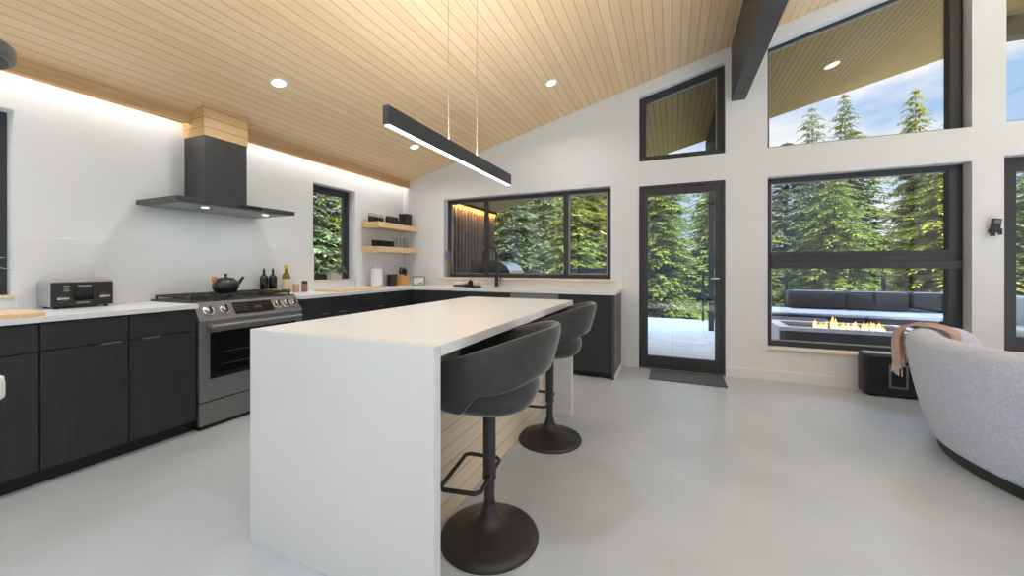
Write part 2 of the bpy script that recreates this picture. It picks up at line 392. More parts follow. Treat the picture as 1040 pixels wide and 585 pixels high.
part('crossbar', MB().box(.967, 2.40, FY0 - .05, FY1, 1.165, 1.235, .004).box(.967, 2.384, FY0 - .022, FY1, 1.236, 1.299), M['black'], t)
part('jamb', MB().box(2.33, 2.384, FY0 - .02, FY1 - .01, .40, 1.164), M['black'], t)
part('sill', MB().box(.90, 2.45, YW - .025, FY0 - .001, .322, .344, .003), M['sillwood'], t, label='pale wood sill')
window('window_5', 'tall black framed window at the right edge, beside the wall keypad', rect(op['right']), .125, FY0 - .02, FY1, 'y', loc=(3.4, FY0, .44))
window('window_6', 'small slanted transom window above the glass door', tr_loop, .07, FY0 - .04, FY1, 'y', loc=(.08, FY0, 2.41))
t = window('window_7', 'large slanted clerestory window above the big window', cl_loop, .03, FY0, FY1, 'y', loc=(1.68, FY0, 2.417))
part('jamb', MB().prism([(2.335, 2.448), (2.406, 2.448), (2.406, ceil(2.406) - T - .032), (2.335, ceil(2.335) - T - .032)], FY0 - .03, FY1 - .005, 'y'), M['black'], t)
window('window_8', 'slanted clerestory window cut by the right edge of the photo', cr_loop, .03, FY0, FY1, 'y', loc=(3.4, FY0, 2.43))
window('added_window_9', 'added tall glazing in the unseen living room side wall, for more daylight', rect(rw_open), .06, XR + .1, XR + .16, 'x', loc=(XR + .1, -.9, .12))  # unseen glazing, added to let sun and sky brighten the room
window('added_window_10', 'added tall glazing across the unseen rear wall, for more daylight', rr_loop, .06, YR - .16, YR - .1, 'y', loc=(1, YR - .1, .4))  # unseen rear glazing, added so sun on the floor bounces to the ceiling
# door
t = thing('door_1', 'black framed full glass door to the deck', 'door', (.086, YW + .04, 0)); t['kind'] = 'structure'
dl = [(-.356, .001), (.529, .001), (.529, 2.119), (-.356, 2.119)]
part('frame', MB().holed([dl, [(-.325, .03), (-.325, 2.09), (.498, 2.09), (.498, .03)]], YW - .004, YW + .12, 'y'), M['black'], t)
part('panel', MB().holed([[(-.323, .032), (.496, .032), (.496, 2.088), (-.323, 2.088)], [(-.262, .15), (-.262, 2.005), (.432, 2.005), (.432, .15)]], YW + .01, YW + .06, 'y'), M['black'], t)
part('glass', MB().box(-.264, .434, YW + .03, YW + .04, .148, 2.007), M['glass'], t)
part('lock_plate', MB().box(.442, .482, YW - .006, YW + .0095, .93, 1.16, .003), M['black'], t)
part('handle', MB().tube([(.462, YW - .004, 1.055), (.462, YW - .04, 1.055), (.452, YW - .05, 1.055), (.385, YW - .05, 1.055)], .010, 10), M['chrome'], t, 40, label='chrome lever handle')
part('threshold', MB().box(-.357, .53, YW - .02, YW + .14, 0, .012), M['steel'], t)

# ------------------------------------------------------------------ kitchen: base cabinets
XF = -3.13   # face of range-wall cabinets
YF = 4.03     # face of sink-wall cabinets
CB = .884     # underside of worktop
def tab_pull(m, axis, a0, a1, face, z):
    if axis == 'y': m.box(face, face + .020, a0, a1, z, z + .003).box(face + .017, face + .020, a0, a1, z - .005, z)
    else: m.box(a0, a1, face - .022, face, z, z + .003).box(a0, a1, face - .022, face - .019, z - .012, z)
def cab_left(y0, y1, label, pull, depth0=XL + .015, doors=1, drawer=True):
    t = thing('base_cabinet', label, 'cabinet', ((depth0 + XF) / 2, (y0 + y1) / 2, 0), group='black base cabinets of the range wall')
    part('carcass', MB().box(depth0, XF - .021, y0 + .001, y1 - .001, .10, CB), M['cab'], t)
    part('toe_kick', MB().box(depth0, XF - .055, y0 + .001, y1 - .001, 0, .10), M['kick'], t)
    zd = .726; g = .0025
    d = part('drawer', MB().box(XF - .02, XF, y0 + g, y1 - g, zd + .003, CB - .012, .0015), M['cab'], t)
    m = MB(); tab_pull(m, 'y', (y0 + y1) / 2 - .05, (y0 + y1) / 2 + .05, XF - .008, CB - .0115); part('pull', m, M['black'], d)
    w = (y1 - y0) / doors
    for k in range(doors):
        a, b = y0 + k * w, y0 + (k + 1) * w
        dr = part('door', MB().box(XF - .02, XF, a + g, b - g, .085, zd - .003, .0015), M['cab'], t)
        m = MB(); p0 = pull if pull < 1 else .5
        c = a + (b - a) * p0; tab_pull(m, 'y', c - .045, c + .045, XF - .008, zd - .0025); part('pull', m, M['steel'], dr)
    return t
cab_left(-.80, -.02, 'black base cabinet out past the left edge of the photo', .5)
cab_left(-.02, .876, 'black base cabinet under the left cutting board, cut by the photo edge', .3, doors=2)
cab_left(.876, 1.238, 'black base cabinet under the toaster oven', .78)
cab_left(1.238, 1.604, 'black base cabinet directly left of the steel range', .3)
cab_left(2.43, 2.78, 'black base cabinet directly right of the steel range', .75)
cab_left(2.78, 3.158, 'second black base cabinet right of the range, under the wooden tray', .3)
cab_left(3.158, 3.544, 'third black base cabinet right of the range, near the room corner', .75)
t = thing('corner_cabinet', 'black corner base cabinet where the two worktops meet', 'cabinet', (-3.4, 4.3, 0))
part('carcass', MB().box(XL + .015, XF - .001, 3.546, YW - .015, .1, CB).box(XF, -2.95, YF + .021, YW - .015, .1, CB), M['cab'], t)
part('toe_kick', MB().box(XL + .015, XF - .055, 3.546, YW - .015, 0, .1).box(XF - .054, -2.95, YF + .055, YW - .015, 0, .1), M['kick'], t)
part('filler', MB().box(XF, -2.953, YF, YF + .02, .085, CB - .012), M['cab'], t)
def cab_back(x0, x1, label, doors=2, open_top=False, gable=False):
    t = thing('base_cabinet', label, 'cabinet', ((x0 + x1) / 2, YF + .25, 0), group='black base cabinets of the sink wall')
    y1 = YW - .015
    if open_top: part('carcass', MB().box(x0 + .001, x0 + .018, YF + .021, y1, .1, CB).box(x1 - .018, x1 - .001, YF + .021, y1, .1, CB).box(x0 + .018, x1 - .018, YF + .021, y1, .1, .118).box(x0 + .018, x1 - .018, y1 - .01, y1, .118, CB), M['cab'], t)
    else: part('carcass', MB().box(x0 + .001, x1 - .001, YF + .021, y1, .1, CB), M['cab'], t)
    part('toe_kick', MB().box(x0 + .001, x1 - .001, YF + .04, y1, 0, .1), M['kick'], t)
    w = (x1 - x0) / doors; g = .0025
    for k in range(doors):
        a, b = x0 + k * w, x0 + (k + 1) * w
        dr = part('door', MB().box(a + g, b - g, YF, YF + .02, .06, CB - .012, .0015), M['cab'], t)
        m = MB(); c = b - .09 if k == 0 and doors > 1 else a + .09; tab_pull(m, 'x', c - .045, c + .045, YF + .008, CB - .0115); part('pull', m, M['black'], dr)
    return t
cab_back(-2.95, -1.736, 'black sink base cabinet under the faucet', 2, True)
cab_back(-1.153, -.587, 'black base cabinet at the end of the sink run, behind the far stool', 1)
t = thing('end_panel', 'dark grey end panel closing the sink run beside the glass door', 'panel', (-.585, 4.38, 0))
part('board', MB().box(-.584, -.556, YF - .004, YW - .015, .0, CB, .002), M['panelgrey'], t)
part('shoe_strip', MB().box(-.555, -.548, YF - .004, YW - .015, 0, .05), M['trimwhite'], t)
t = thing('dishwasher', 'steel topped dishwasher built in under the sink wall worktop', 'dishwasher', (-1.48, 4.38, 0))
part('body', MB().box(-1.732, -1.156, YF + .021, YW - .015, .1, CB - .004), M['darksteel'], t)
part('door', MB().box(-1.732, -1.156, YF - .004, YF + .02, .1, .80, .003), M['darksteel'], t)
part('control_strip', MB().box(-1.732, -1.156, YF - .004, YF + .02, .803, CB - .006, .003), M['steel'], t, label='steel control strip')
part('toe_kick', MB().box(-1.732, -1.156, YF + .05, YW - .015, 0, .099), M['kick'], t)
# worktops
single('countertop', MB().box(XL + .013, -3.107, -.80, 1.605, CB, CT, .002), M['quartz'], 'white quartz worktop left of the range, under the toaster oven', 'countertop')
L = [(XL + .013, 2.428), (-3.107, 2.428), (-3.107, YF - .022), (-.54, YF - .022), (-.54, YW - .013), (XL + .013, YW - .013)]
hole = [(-2.55, 4.12), (-2.55, 4.48), (-1.86, 4.48), (-1.86, 4.12)]
single('countertop', MB().holed([L, hole], CB, CT, 'z'), M['quartz'], 'white quartz L shaped worktop running from range to door', 'countertop')
t = thing('sink', 'steel undermount sink below the sink window', 'sink', (-2.2, 4.37, .66))
part('basin', MB().holed([[(-2.56, 4.11), (-1.85, 4.11), (-1.85, 4.49), (-2.56, 4.49)], [(-2.545, 4.125), (-2.545, 4.475), (-1.865, 4.475), (-1.865, 4.125)]], .66, CB - .001, 'z').box(-2.56, -1.85, 4.11, 4.49, .65, .662), M['steel'], t)
part('drain', MB().cyl((-2.2, 4.3, .662), .045, .006), M['chrome'], t, 40)

# ------------------------------------------------------------------ range
RX, RY0, RY1 = -3.108, 1.612, 2.424
t = thing('range', 'stainless steel slide-in gas range under the hood', 'range', (-3.4, 2.0, 0))
part('body', MB().box(XL + .03, RX - .045, RY0, RY1, .03, .786).box(XL + .03, RX - .121, RY0, RY1, .7865, .918), M['darksteel'], t)
part('kick', MB().box(XL + .03, RX - .02, RY0 + .005, RY1 - .005, 0, .029), M['kick'], t)
part('drawer', MB().box(RX - .044, RX, RY0, RY1, .03, .196, .004), M['steel'], t)
d = part('oven_door', MB().box(RX - .044, RX, RY0, RY1, .204, .782, .004), M['steel'], t)
part('glass', MB().box(RX - .002, RX + .003, RY0 + .065, RY1 - .065, .36, .70, .001), M['blackglass'], d, label='black oven glass')
m = MB()
for z in (.45, .54): m.box(RX + .0031, RX + .0036, RY0 + .14, RY1 - .14, z, z + .006)
part('rack', m, M['iron'], d)
part('handle', MB().cyl((RX + .052, RY0 + .045, .745), .016, RY1 - RY0 - .09, 16, 'y', .004).box(RX, RX + .05, RY0 + .05, RY0 + .075, .735, .757).box(RX, RX + .05, RY1 - .075, RY1 - .05, .735, .757), M['steel'], d, 40)
# slanted control panel
px = lambda z: RX + .002 - (z - .79) * .72
pan = part('control_panel', MB().prism([(RX - .12, .787), (RX + .002, .787), (px(.918), .918), (RX - .12, .918)], RY0, RY1, 'y'), plain('panel_steel', (.20, .20, .205), .6, .35), t)
nrm = Vector((1, 0, .72)).normalized(); q = Vector((0, 0, 1)).rotation_difference(nrm).to_matrix().to_4x4()
for yy in (1.690, 1.80, 2.215, 2.295, 2.37):
    b = MB(); tmp = MB(); tmp.lathe([(.036, 0), (.036, .004), (.028, .006), (.026, .028), (.021, .032)], n=20)
    b.merge(tmp.b, Matrix.Translation(Vector((px(.853), yy, .853))) @ q)
    k = part('knob', b, M['chrome'], pan, 30)
    b = MB(); tmp = MB(); tmp.box(-.024, .024, -.006, .006, .0325, .040); b.merge(tmp.b, Matrix.Translation(Vector((px(.853), yy, .853))) @ q)
    part('grip', b, M['blackplastic'], t, label='dark grip bar')
b = MB(); tmp = MB(); tmp.box(-.052, .052, -.155, .155, 0, .003); b.merge(tmp.b, Matrix.Translation(Vector((px(.855), 2.02, .855))) @ q)
part('display', b, M['blackglass'], pan, label='black glass display')
Mp = Matrix.Translation(Vector((px(.855), 2.02, .855))) @ q
for i in range(4):
    for j in range(3):
        b = MB(); tmp = MB(); tmp.box(-.03 + j * .022, -.022 + j * .022, -.14 + i * .024, -.126 + i * .024, .0031, .0036); b.merge(tmp.b, Mp)
        part('button', b, M['iron'], pan)
b = MB(); tmp = MB(); tmp.box(-.012, .012, .0, .06, .0031, .0036); b.merge(tmp.b, Mp); part('clock', b, M['iron'], pan)
part('cooktop', MB().box(XL + .03, RX - .10, RY0 - .001, RY1 + .001, .919, .928, .002), M['darksteel'], t)
for k in range(3):
    y0 = RY0 + .015 + k * .259; y1 = y0 + .253; m = MB(); x0, x1 = XL + .06, RX - .13
    for yy in (y0, (y0 + y1) / 2 - .006, y1 - .012): m.box(x0, x1, yy, yy + .012, .945, .962)
    for xx in (x0, x0 + .12, (x0 + x1) / 2 - .006, x1 - .13, x1 - .012): m.box(xx, xx + .012, y0, y1, .944, .961)
    for xx in (x0, x1 - .012):
        for yy in (y0, y1 - .012): m.box(xx, xx + .012, yy, yy + .012, .928, .944)
    part('grate', m, M['iron'], t, label='black cast iron grate')
for bx, by in ((-3.62, 1.74), (-3.33, 1.74), (-3.62, 2.27), (-3.33, 2.27), (-3.47, 2.005)):
    part('burner', MB().cyl((bx, by, .928), .042, .010, 20).cyl((bx, by, .938), .028, .005, 20), M['iron'], t, 40)
# kettle on the grate
KX, KY, KZ = -3.47, 1.99, .962
t = thing('kettle', 'dark bronze teapot with orange handle tab on the cooktop', 'teapot', (KX, KY, KZ))
part('body', MB().lathe([(.055, 0), (.078, .012), (.093, .045), (.092, .075), (.078, .105), (.05, .118)], (KX, KY, KZ), 32), M['kettle'], t, 60)
part('lid', MB().lathe([(.062, .113), (.058, .124), (.02, .133), (.008, .136), (.008, .145), (.015, .150), (.013, .160), (.004, .163)], (KX, KY, KZ), 24), M['kettle'], t, 50)
part('spout', MB().tube([(KX, KY + .075, KZ + .06), (KX, KY + .105, KZ + .08), (KX, KY + .125, KZ + .11), (KX, KY + .145, KZ + .13)], .017, 12, rfun=lambda f: 1.1 - .5 * f), M['kettle'], t, 60)
part('handle', MB().tube([(KX, KY - .080, KZ + .095), (KX, KY - .098, KZ + .112), (KX, KY - .094, KZ + .130), (KX, KY - .070, KZ + .128)], .012, 10), M['orange'], t, 60, label='orange handle')

# ------------------------------------------------------------------ hood
t = thing('range_hood', 'dark steel T shaped hood on the wall over the range', 'range hood', (-3.5, 2.0, 1.655))
part('canopy', MB().box(XL + .001, -3.235, 1.535, 2.447, 1.657, 1.692, .002), M['darksteel'], t)
part('underside_panel', MB().box(XL + .04, -3.265, 1.57, 2.41, 1.651, 1.6565), M['steel'], t, label='lighter steel filter panel')
part('chimney', MB().box(XL + .001, -3.50, 1.848, 2.182, 1.6925, 2.2545, .002), M['darksteel'], t)
part('control_strip', MB().box(-3.2349, -3.232, 1.93, 2.14, 1.664, 1.686), M['blackglass'], t)
for yy in (1.80, 2.28):
    part('light', MB().cyl((-3.40, yy, 1.6475), .024, .004, 20), M['disc'], t)
# ------------------------------------------------------------------ floating shelves
for z0, z1, lab in ((1.697, 1.771, 'upper floating wood shelf with mugs and bowls in the corner'), (1.372, 1.447, 'lower floating wood shelf with drinking glasses')):
    single('floating_shelf', MB().box(XL + .001, -3.49, 3.815, YW - .002, z0, z1, .006, 3), M['board'], lab, 'shelf', group='floating corner shelves')
def mug(x, y, z, r, h, mat, label, cat='mug', group=None, ang=0):
    t = thing(cat.replace(' ', '_'), label, cat, (x, y, z), ang, group)
    part('body', MB().lathe([(r * .8, 0), (r, .01), (r, h), (r * .9, h), (r * .88, .014), (.002, .012)], n=20, cap=False).cyl((0, 0, 0), r * .8, .004, 20), mat, t, 40, local=True)
    if cat == 'mug': part('handle', MB().tube([(r * .95, 0, h * .75), (r * 1.45, 0, h * .72), (r * 1.5, 0, h * .4), (r * .95, 0, h * .25)], .006, 8), mat, t, 50, local=True)
    return t
S1, S2 = 1.771, 1.447
M['mugbeige'] = plain('beige_ceramic', lin((190, 178, 155)), .5)
M['mugdark'] = plain('dark_ceramic', (.02, .019, .019), .4)
for i, (y, lab) in enumerate(((3.86, 'beige cup with dark inside at the near end of the upper shelf'), (3.955, 'second beige cup along the upper shelf'), (4.05, 'third beige cup on the upper shelf, next to the black mugs'))):
    t = mug(-3.66, y, S1, .036, .115, M['mugdark'], lab, 'cup', 'cups and mugs on the upper shelf')
    part('sleeve', MB().lathe([(.0366, .075), (.0375, .08), (.0375, .1155), (.0366, .118)], n=20, cap=False), M['mugbeige'], t, 40, local=True, label='beige glazed band')
for i, (y, lab) in enumerate(((4.13, 'first black mug after the beige cups on the upper shelf'), (4.205, 'second black mug on the upper shelf'), (4.28, 'third black mug on the upper shelf, before the low bowls'))):
    mug(-3.61, y, S1, .036, .105, M['mugdark'], lab, 'mug', 'cups and mugs on the upper shelf', rad(170))
for y, h, lab in ((4.355, .075, 'low dark bowl beside the black mugs'), (4.43, .06, 'low dark bowl beside the black square canister')):
    t = thing('bowl', lab, 'bowl', (-3.63, y, S1), 0, 'dark bowls on the upper shelf')
    part('body', MB().lathe([(.022, 0), (.034, .012), (.037, h), (.033, h), (.028, .016), (.002, .012)], n=20, cap=False).cyl((0, 0, 0), .022, .004, 16), M['mugdark'], t, 40, local=True)
t = thing('canister', 'tall black square canister at the corner end of the upper shelf', 'canister', (-3.65, 4.545, S1))
part('body', MB().box(-3.715, -3.585, 4.478, 4.612, S1, S1 + .165, .006), M['mugdark'], t)
part('lid', MB().box(-3.718, -3.582, 4.475, 4.615, S1 + .166, S1 + .188, .004), M['mugdark'], t)
def goblet(x, y, z, mat, lab, group, h=.12):
    t = thing('drinking_glass', lab, 'glass', (x, y, z), 0, group)
    part('bowl', MB().lathe([(.024, .0), (.034, .004), (.036, h), (.034, h), (.031, .008), (.002, .006)], n=16, cap=False), mat, t, 40, local=True)
    return t
for i, y in enumerate((3.86, 3.95, 4.03, 4.11, 4.19)):
    goblet(-3.60, y, S2, M['smoked'], ['smoked glass tumbler at the near end of the lower shelf', 'second smoked glass tumbler along the lower shelf', 'middle smoked glass tumbler on the lower shelf', 'fourth smoked glass tumbler along the lower shelf', 'last smoked glass tumbler, next to the clear glasses'][i], 'glasses on the lower shelf', .085)
for i, y in enumerate((4.27, 4.35, 4.43, 4.51)):
    goblet(-3.62, y, S2, M['tumbler'], ['tall clear glass next to the smoked tumblers', 'second tall clear glass on the lower shelf', 'third tall clear glass on the lower shelf', 'tall clear glass nearest the room corner'][i], 'glasses on the lower shelf', .15)

# ------------------------------------------------------------------ worktop items, range wall
t = thing('toaster_oven', 'silver and black toaster oven on the left worktop', 'toaster oven', (-3.62, 1.19, CT))
y0, y1, x0, x1 = 1.035, 1.325, -3.745, -3.545
part('body', MB().box(x0, x1 - .012, y0, y1, CT + .012, CT + .178, .012, 3), M['toast'], t, 30)
part('front', MB().box(x1 - .0119, x1, y0 + .003, y1 - .003, CT + .013, CT + .168, .004), M['blackplastic'], t)
part('window', MB().box(x1, x1 + .004, y0 + .10, y1 - .10, CT + .05, CT + .14, .001), M['blackglass'], t)
part('handle', MB().box(x1 + .004, x1 + .02, y0 + .115, y1 - .115, CT + .140, CT + .148, .002), M['toast'], t, label='silver bar handle')
for yy, zz in ((y0 + .05, CT + .065), (y1 - .05, CT + .07)):
    kn = part('knob', MB().cyl((x1, yy, zz), .026, .012, 20, 'x'), M['iron'], t, 40)
    part('grip', MB().box(x1 + .012, x1 + .022, yy - .026, yy + .026, zz - .007, zz + .007, .003), M['chrome'], kn, label='silver knob grip')
part('label_strip', MB().box(x1 + .0, x1 + .005, y0 + .11, y1 - .12, CT + .03, CT + .037), M['toast'], t)
m = MB()
for i in range(4): m.box(x1, x1 + .003, y0 + .055, y0 + .08, CT + .11 + i * .011, CT + .114 + i * .011)
part('vent', m, M['toast'], t)
for yy in (y0 + .03, y1 - .03):
    for xx in (x0 + .03, x1 - .03): part('foot', MB().cyl((xx, yy, CT), .011, .013, 12), M['blackplastic'], t, 40)
def board(name, x0, x1, y0, y1, lab, cat):
    return single(name, MB().box(x0, x1, y0, y1, CT, CT + .022, .005, 3), M['board'], lab, cat)
board('cutting_board', -3.50, -3.13, .35, .90, 'light wood cutting board on the worktop at the left edge', 'cutting board')
board('cutting_board', -3.58, -3.22, 2.93, 3.66, 'long light wood board on the worktop below the narrow window', 'cutting board')
def bottle(name, lab, cat, x, y, prof, mat, extras, group=None):
    t = thing(name, lab, cat, (x, y, CT), 0, group)
    part('body', MB().lathe(prof, n=20), mat, t, 40, local=True)
    for nm, pr, mt in extras: part(nm, MB().lathe(pr, n=20), mt, t, 40, local=True)
    t.scale = (1.12, 1.12, 1.3)
    return t
dk = [(.030, 0), (.032, .004), (.032, .12), (.026, .135), (.011, .145), (.011, .155)]
ex = [('label', [(.0325, .004), (.0325, .035)], M['yellow']), ('pourer', [(.009, .155), (.010, .175), (.004, .195)], M['blackplastic'])]
bottle('oil_bottle', 'dark bottle with black pourer, the one nearer the range', 'bottle', -3.68, 2.455, dk, M['blackglass'], ex, 'bottles right of the range')
bottle('oil_bottle', 'dark bottle with black pourer, next to the green oil bottle', 'bottle', -3.66, 2.53, dk, M['blackglass'], ex, 'bottles right of the range')
bottle('olive_oil_bottle', 'green olive oil bottle with pale label right of the range', 'bottle', -3.65, 2.665, [(.034, 0), (.036, .005), (.036, .12), (.028, .145), (.014, .165), (.014, .19)], M['oilglass'],
       [('label', [(.0365, .03), (.0365, .11)], M['label']), ('cap', [(.016, .19), (.016, .215), (.012, .218)], M['yellow'])], 'bottles right of the range')
jr = [(.024, 0), (.026, .004), (.026, .06), (.022, .066)]
bottle('spice_jar', 'small pink spice jar with white lid beside the olive oil', 'spice jar', -3.61, 2.745, jr, M['spice'], [('lid', [(.024, .066), (.024, .085)], M['whiteplastic'])], 'spice jars right of the range')
bottle('spice_jar', 'small brown spice jar with black lid by the long board', 'spice jar', -3.58, 2.82, jr, M['spicebrown'], [('lid', [(.024, .066), (.024, .09)], M['blackplastic'])], 'spice jars right of the range')
# outlet
t = thing('outlet', 'white double outlet plate on the backsplash above the toaster oven', 'outlet', (XL + .014, 1.335, 1.17))
part('plate', MB().box(XL + .0205, XL + .027, 1.298, 1.372, 1.105, 1.24, .002), M['whiteplastic'], t)
for zz in (1.135, 1.185): part('socket', MB().box(XL + .027, XL + .0285, 1.318, 1.352, zz, zz + .03), M['trimwhite'], t)
# sill plant in window_2
def leafy(m, c, n, L, w, droop, seed, up=.6):
    r = random.Random(seed)
    for i in range(n):
        a = r.uniform(0, 2 * PI); el = r.uniform(.1, 1.2) * up; l = L * r.uniform(.7, 1.15); d = Vector((math.cos(a), math.sin(a), 0)); s = Vector((-d.y, d.x, 0)); P = []
        for k in range(5):
            f = k / 4; P.append((Vector(c) + d * (l * f * math.cos(el)) + Vector((0, 0, l * f * math.sin(el) - droop * f * f * l)), w * math.sin(PI * (.15 + .85 * f)) if k < 4 else .0005))
        V = [p + s * q for p, q in P] + [p - s * q for p, q in P]
        m.add(V, [[k, k + 1, 6 + k, 5 + k] for k in range(4)])
    return m
PX, PY, PZ = -3.845, 3.44, 1.024
t = thing('potted_plant', 'white pot of grey green succulents on the narrow window sill', 'plant', (PX, PY, PZ))
part('pot', MB().box(PX - .05, PX + .05, PY - .075, PY + .075, PZ, PZ + .105, .012, 3), M['terracotta'], t, 30)
m = MB()
for k, (dy, dz) in enumerate(((-.05, .1), (.0, .11), (.05, .1))): leafy(m, (PX + .01, PY + dy, PZ + dz), 44, .15, .022, .55, 10 + k, 1.15)
part('foliage', m, M['leafgrey'], t)
# plant by left window
PX, PY, PZ = XL - .02, .60, 1.004
t = thing('potted_plant', 'spiky green fronds in front of the window at the far left', 'plant', (PX, PY, PZ))
part('pot', MB().lathe([(.04, 0), (.055, .01), (.07, .12), (.06, .12), (.05, .1)], (PX, PY, PZ), 24), M['terracotta'], t, 40)
m = MB(); r = random.Random(3)
for i in range(26):
    a = r.uniform(-.9, .9) + PI / 2 * (1 if i % 3 else -1); el = r.uniform(.5, 1.35); l = r.uniform(.32, .48)
    d = Vector((math.cos(a) * .25, math.sin(a), 0)).normalized(); P = [Vector((PX, PY, PZ + .11)) + d * (l * f * math.cos(el)) + Vector((0, 0, l * f * math.sin(el) - .22 * f * f * (1.4 - el))) for f in (0, .25, .5, .75, 1)]
    s = Vector((-d.y, d.x, .4)).normalized(); W = (.005, .010, .010, .007, .001)
    m.add([p + s * w for p, w in zip(P, W)] + [p - s * w for p, w in zip(P, W)], [[k, k + 1, 6 + k, 5 + k] for k in range(4)])
part('fronds', m, M['frond'], t)
# paper towel etc
TX, TY = -3.62, 3.925
t = thing('paper_towel_holder', 'white paper towel roll on an upright holder by the window', 'paper towel', (TX, TY, CT))
part('base', MB().cyl((TX, TY, CT), .078, .010, 28), M['chrome'], t, 40)
part('roll', MB().lathe([(.02, .011), (.072, .011), (.072, .242), (.02, .242)], (TX, TY, CT), 32, cap=False), M['paper'], t, 40)
part('rod', MB().cyl((TX, TY, CT + .01), .007, .27, 12).sphere((TX, TY, CT + .285), .012), M['chrome'], t, 40)
t = thing('canister', 'black round canister between the paper towel and the knife block', 'canister', (-3.63, 4.235, CT))
part('body', MB().cyl((-3.63, 4.235, CT), .066, .135, 28, bev=.004), M['blackplastic'], t, 40)
part('lid', MB().cyl((-3.63, 4.235, CT + .1355), .067, .022, 28, bev=.004), M['blackplastic'], t, 40)
t = thing('knife_block', 'light wood knife block with black handled knives in the corner', 'knife block', (-3.59, 4.42, CT))
m = MB(); m.prism([(-3.66, CT), (-3.52, CT), (-3.52, CT + .125), (-3.62, CT + .165), (-3.66, CT + .165)], 4.365, 4.475, 'y'); part('block', m, M['knifewood'], t)
for i, (x, y, l) in enumerate(((-3.63, 4.39, .10), (-3.63, 4.445, .10), (-3.59, 4.385, .085), (-3.59, 4.42, .09), (-3.59, 4.455, .085), (-3.55, 4.42, .075))):
    b = MB(); tmp = MB(); tmp.box(-.008, .008, -.011, .011, -.01, l, .003); z = CT + (.165 if x < -3.61 else .153 if x < -3.57 else .137)
    b.merge(tmp.b, Matrix.Translation((x, y, z)) @ Matrix.Rotation(rad(14), 4, 'Y')); part('knife', b, M['blackplastic'], t, label='black handled knife')
m = MB()
for dy in (-.02, .02): m.tube([(-3.645 + .013 * math.cos(a), 4.42 + dy + .017 * math.sin(a), CT + .215 + .022 * math.sin(a * 1) ) for a in [2 * PI * k / 16 for k in range(16)]], .003, 6, closed=True)
m.box(-3.649, -3.641, 4.405, 4.435, CT + .15, CT + .205); part('scissors', m, M['chrome'], t, 40, label='metal scissor loops')
t = thing('picture_frame', 'small black framed white card leaning in the corner of the worktop', 'picture frame', (-3.375, 4.5, CT), rad(26))
part('frame', MB().holed([[(-.085, 0), (.085, 0), (.085, .125), (-.085, .125)], [(-.077, .008), (-.077, .117), (.077, .117), (.077, .008)]], -.01, .01, 'y').box(-.077, .077, .004, .009, .008, .117).box(-.04, .04, .011, .05, 0, .01), M['blackplastic'], t, local=True)
part('card', MB().box(-.0768, .0768, -.003, .0035, .0082, .1168), M['paper'], t, local=True)
part('print', MB().prism([(-.02, .02), (.045, .02), (.06, .045), (.03, .04), (.0, .03)], -.0042, -.0031, 'y'), plain('print_grey', (.3, .29, .28), .8), t, local=True, label='grey printed shape')
# lavender
LX, LY, LZ = -2.985, 4.70, 1.029
t = thing('flower_vase', 'clear vase of lavender stems on the sink window sill', 'vase', (LX, LY, LZ))
part('glass', MB().lathe([(.026, 0), (.03, .004), (.024, .05), (.03, .12), (.028, .12), (.021, .05), (.026, .008), (.002, .006)], (LX, LY, LZ), 20, cap=False), M['tumbler'], t, 50)
ms, mf = MB(), MB(); r = random.Random(5)
for i in range(16):
    a = r.uniform(0, 2 * PI); s = r.uniform(.01, .06); h = r.uniform(.24, .34); p1 = (LX + s * math.cos(a), LY + s * math.sin(a) * .6 - .01, LZ + h)
    ms.tube([(LX + .01 * math.cos(a), LY + .01 * math.sin(a), LZ + .01), ((LX + p1[0]) / 2, (LY + p1[1]) / 2, LZ + h * .5), p1], .0018, 5)
    for k in range(7): mf.sphere((p1[0] + r.uniform(-.005, .005), p1[1] + r.uniform(-.005, .005), p1[2] - .012 + k * .012), .008 - .0006 * k, u=6, v=5)
part('stems', ms, M['stem'], t); part('blossom', mf, M['lavender'], t)
# faucet
FX, FY = -2.165, 4.575
t = thing('faucet', 'tall black pull-down kitchen faucet in front of the sink window', 'faucet', (FX, FY, CT))
part('base', MB().lathe([(.032, 0), (.032, .006), (.026, .012), (.025, .14), (.020, .15)], (FX, FY, CT), 24), M['blackplastic'], t, 40)
dx, dy = -.62, -.78
arc = [(FX, FY, CT + .14), (FX, FY, CT + .42)] + [(FX + dx * (.095 - .095 * math.cos(a)), FY + dy * (.095 - .095 * math.sin(PI / 2 - a) if 0 else .095 - .095 * math.cos(a)), CT + .42 + .10 * math.sin(a)) for a in [PI * k / 12 for k in range(1, 13)]]
e = arc[-1]; arc.append((e[0], e[1], e[2] - .05))
part('spout', MB().tube(arc, .0135, 14), M['blackplastic'], t, 60)
part('spray_head', MB().lathe([(.014, 0), (.019, -.02), (.021, -.11), (.015, -.125)], (e[0], e[1], e[2] - .05), 18), M['blackplastic'], t, 40)
part('lever', MB().tube([(FX + .02, FY, CT + .085), (FX + .055, FY, CT + .095), (FX + .075, FY - .01, CT + .14)], .008, 10), M['blackplastic'], t, 50)
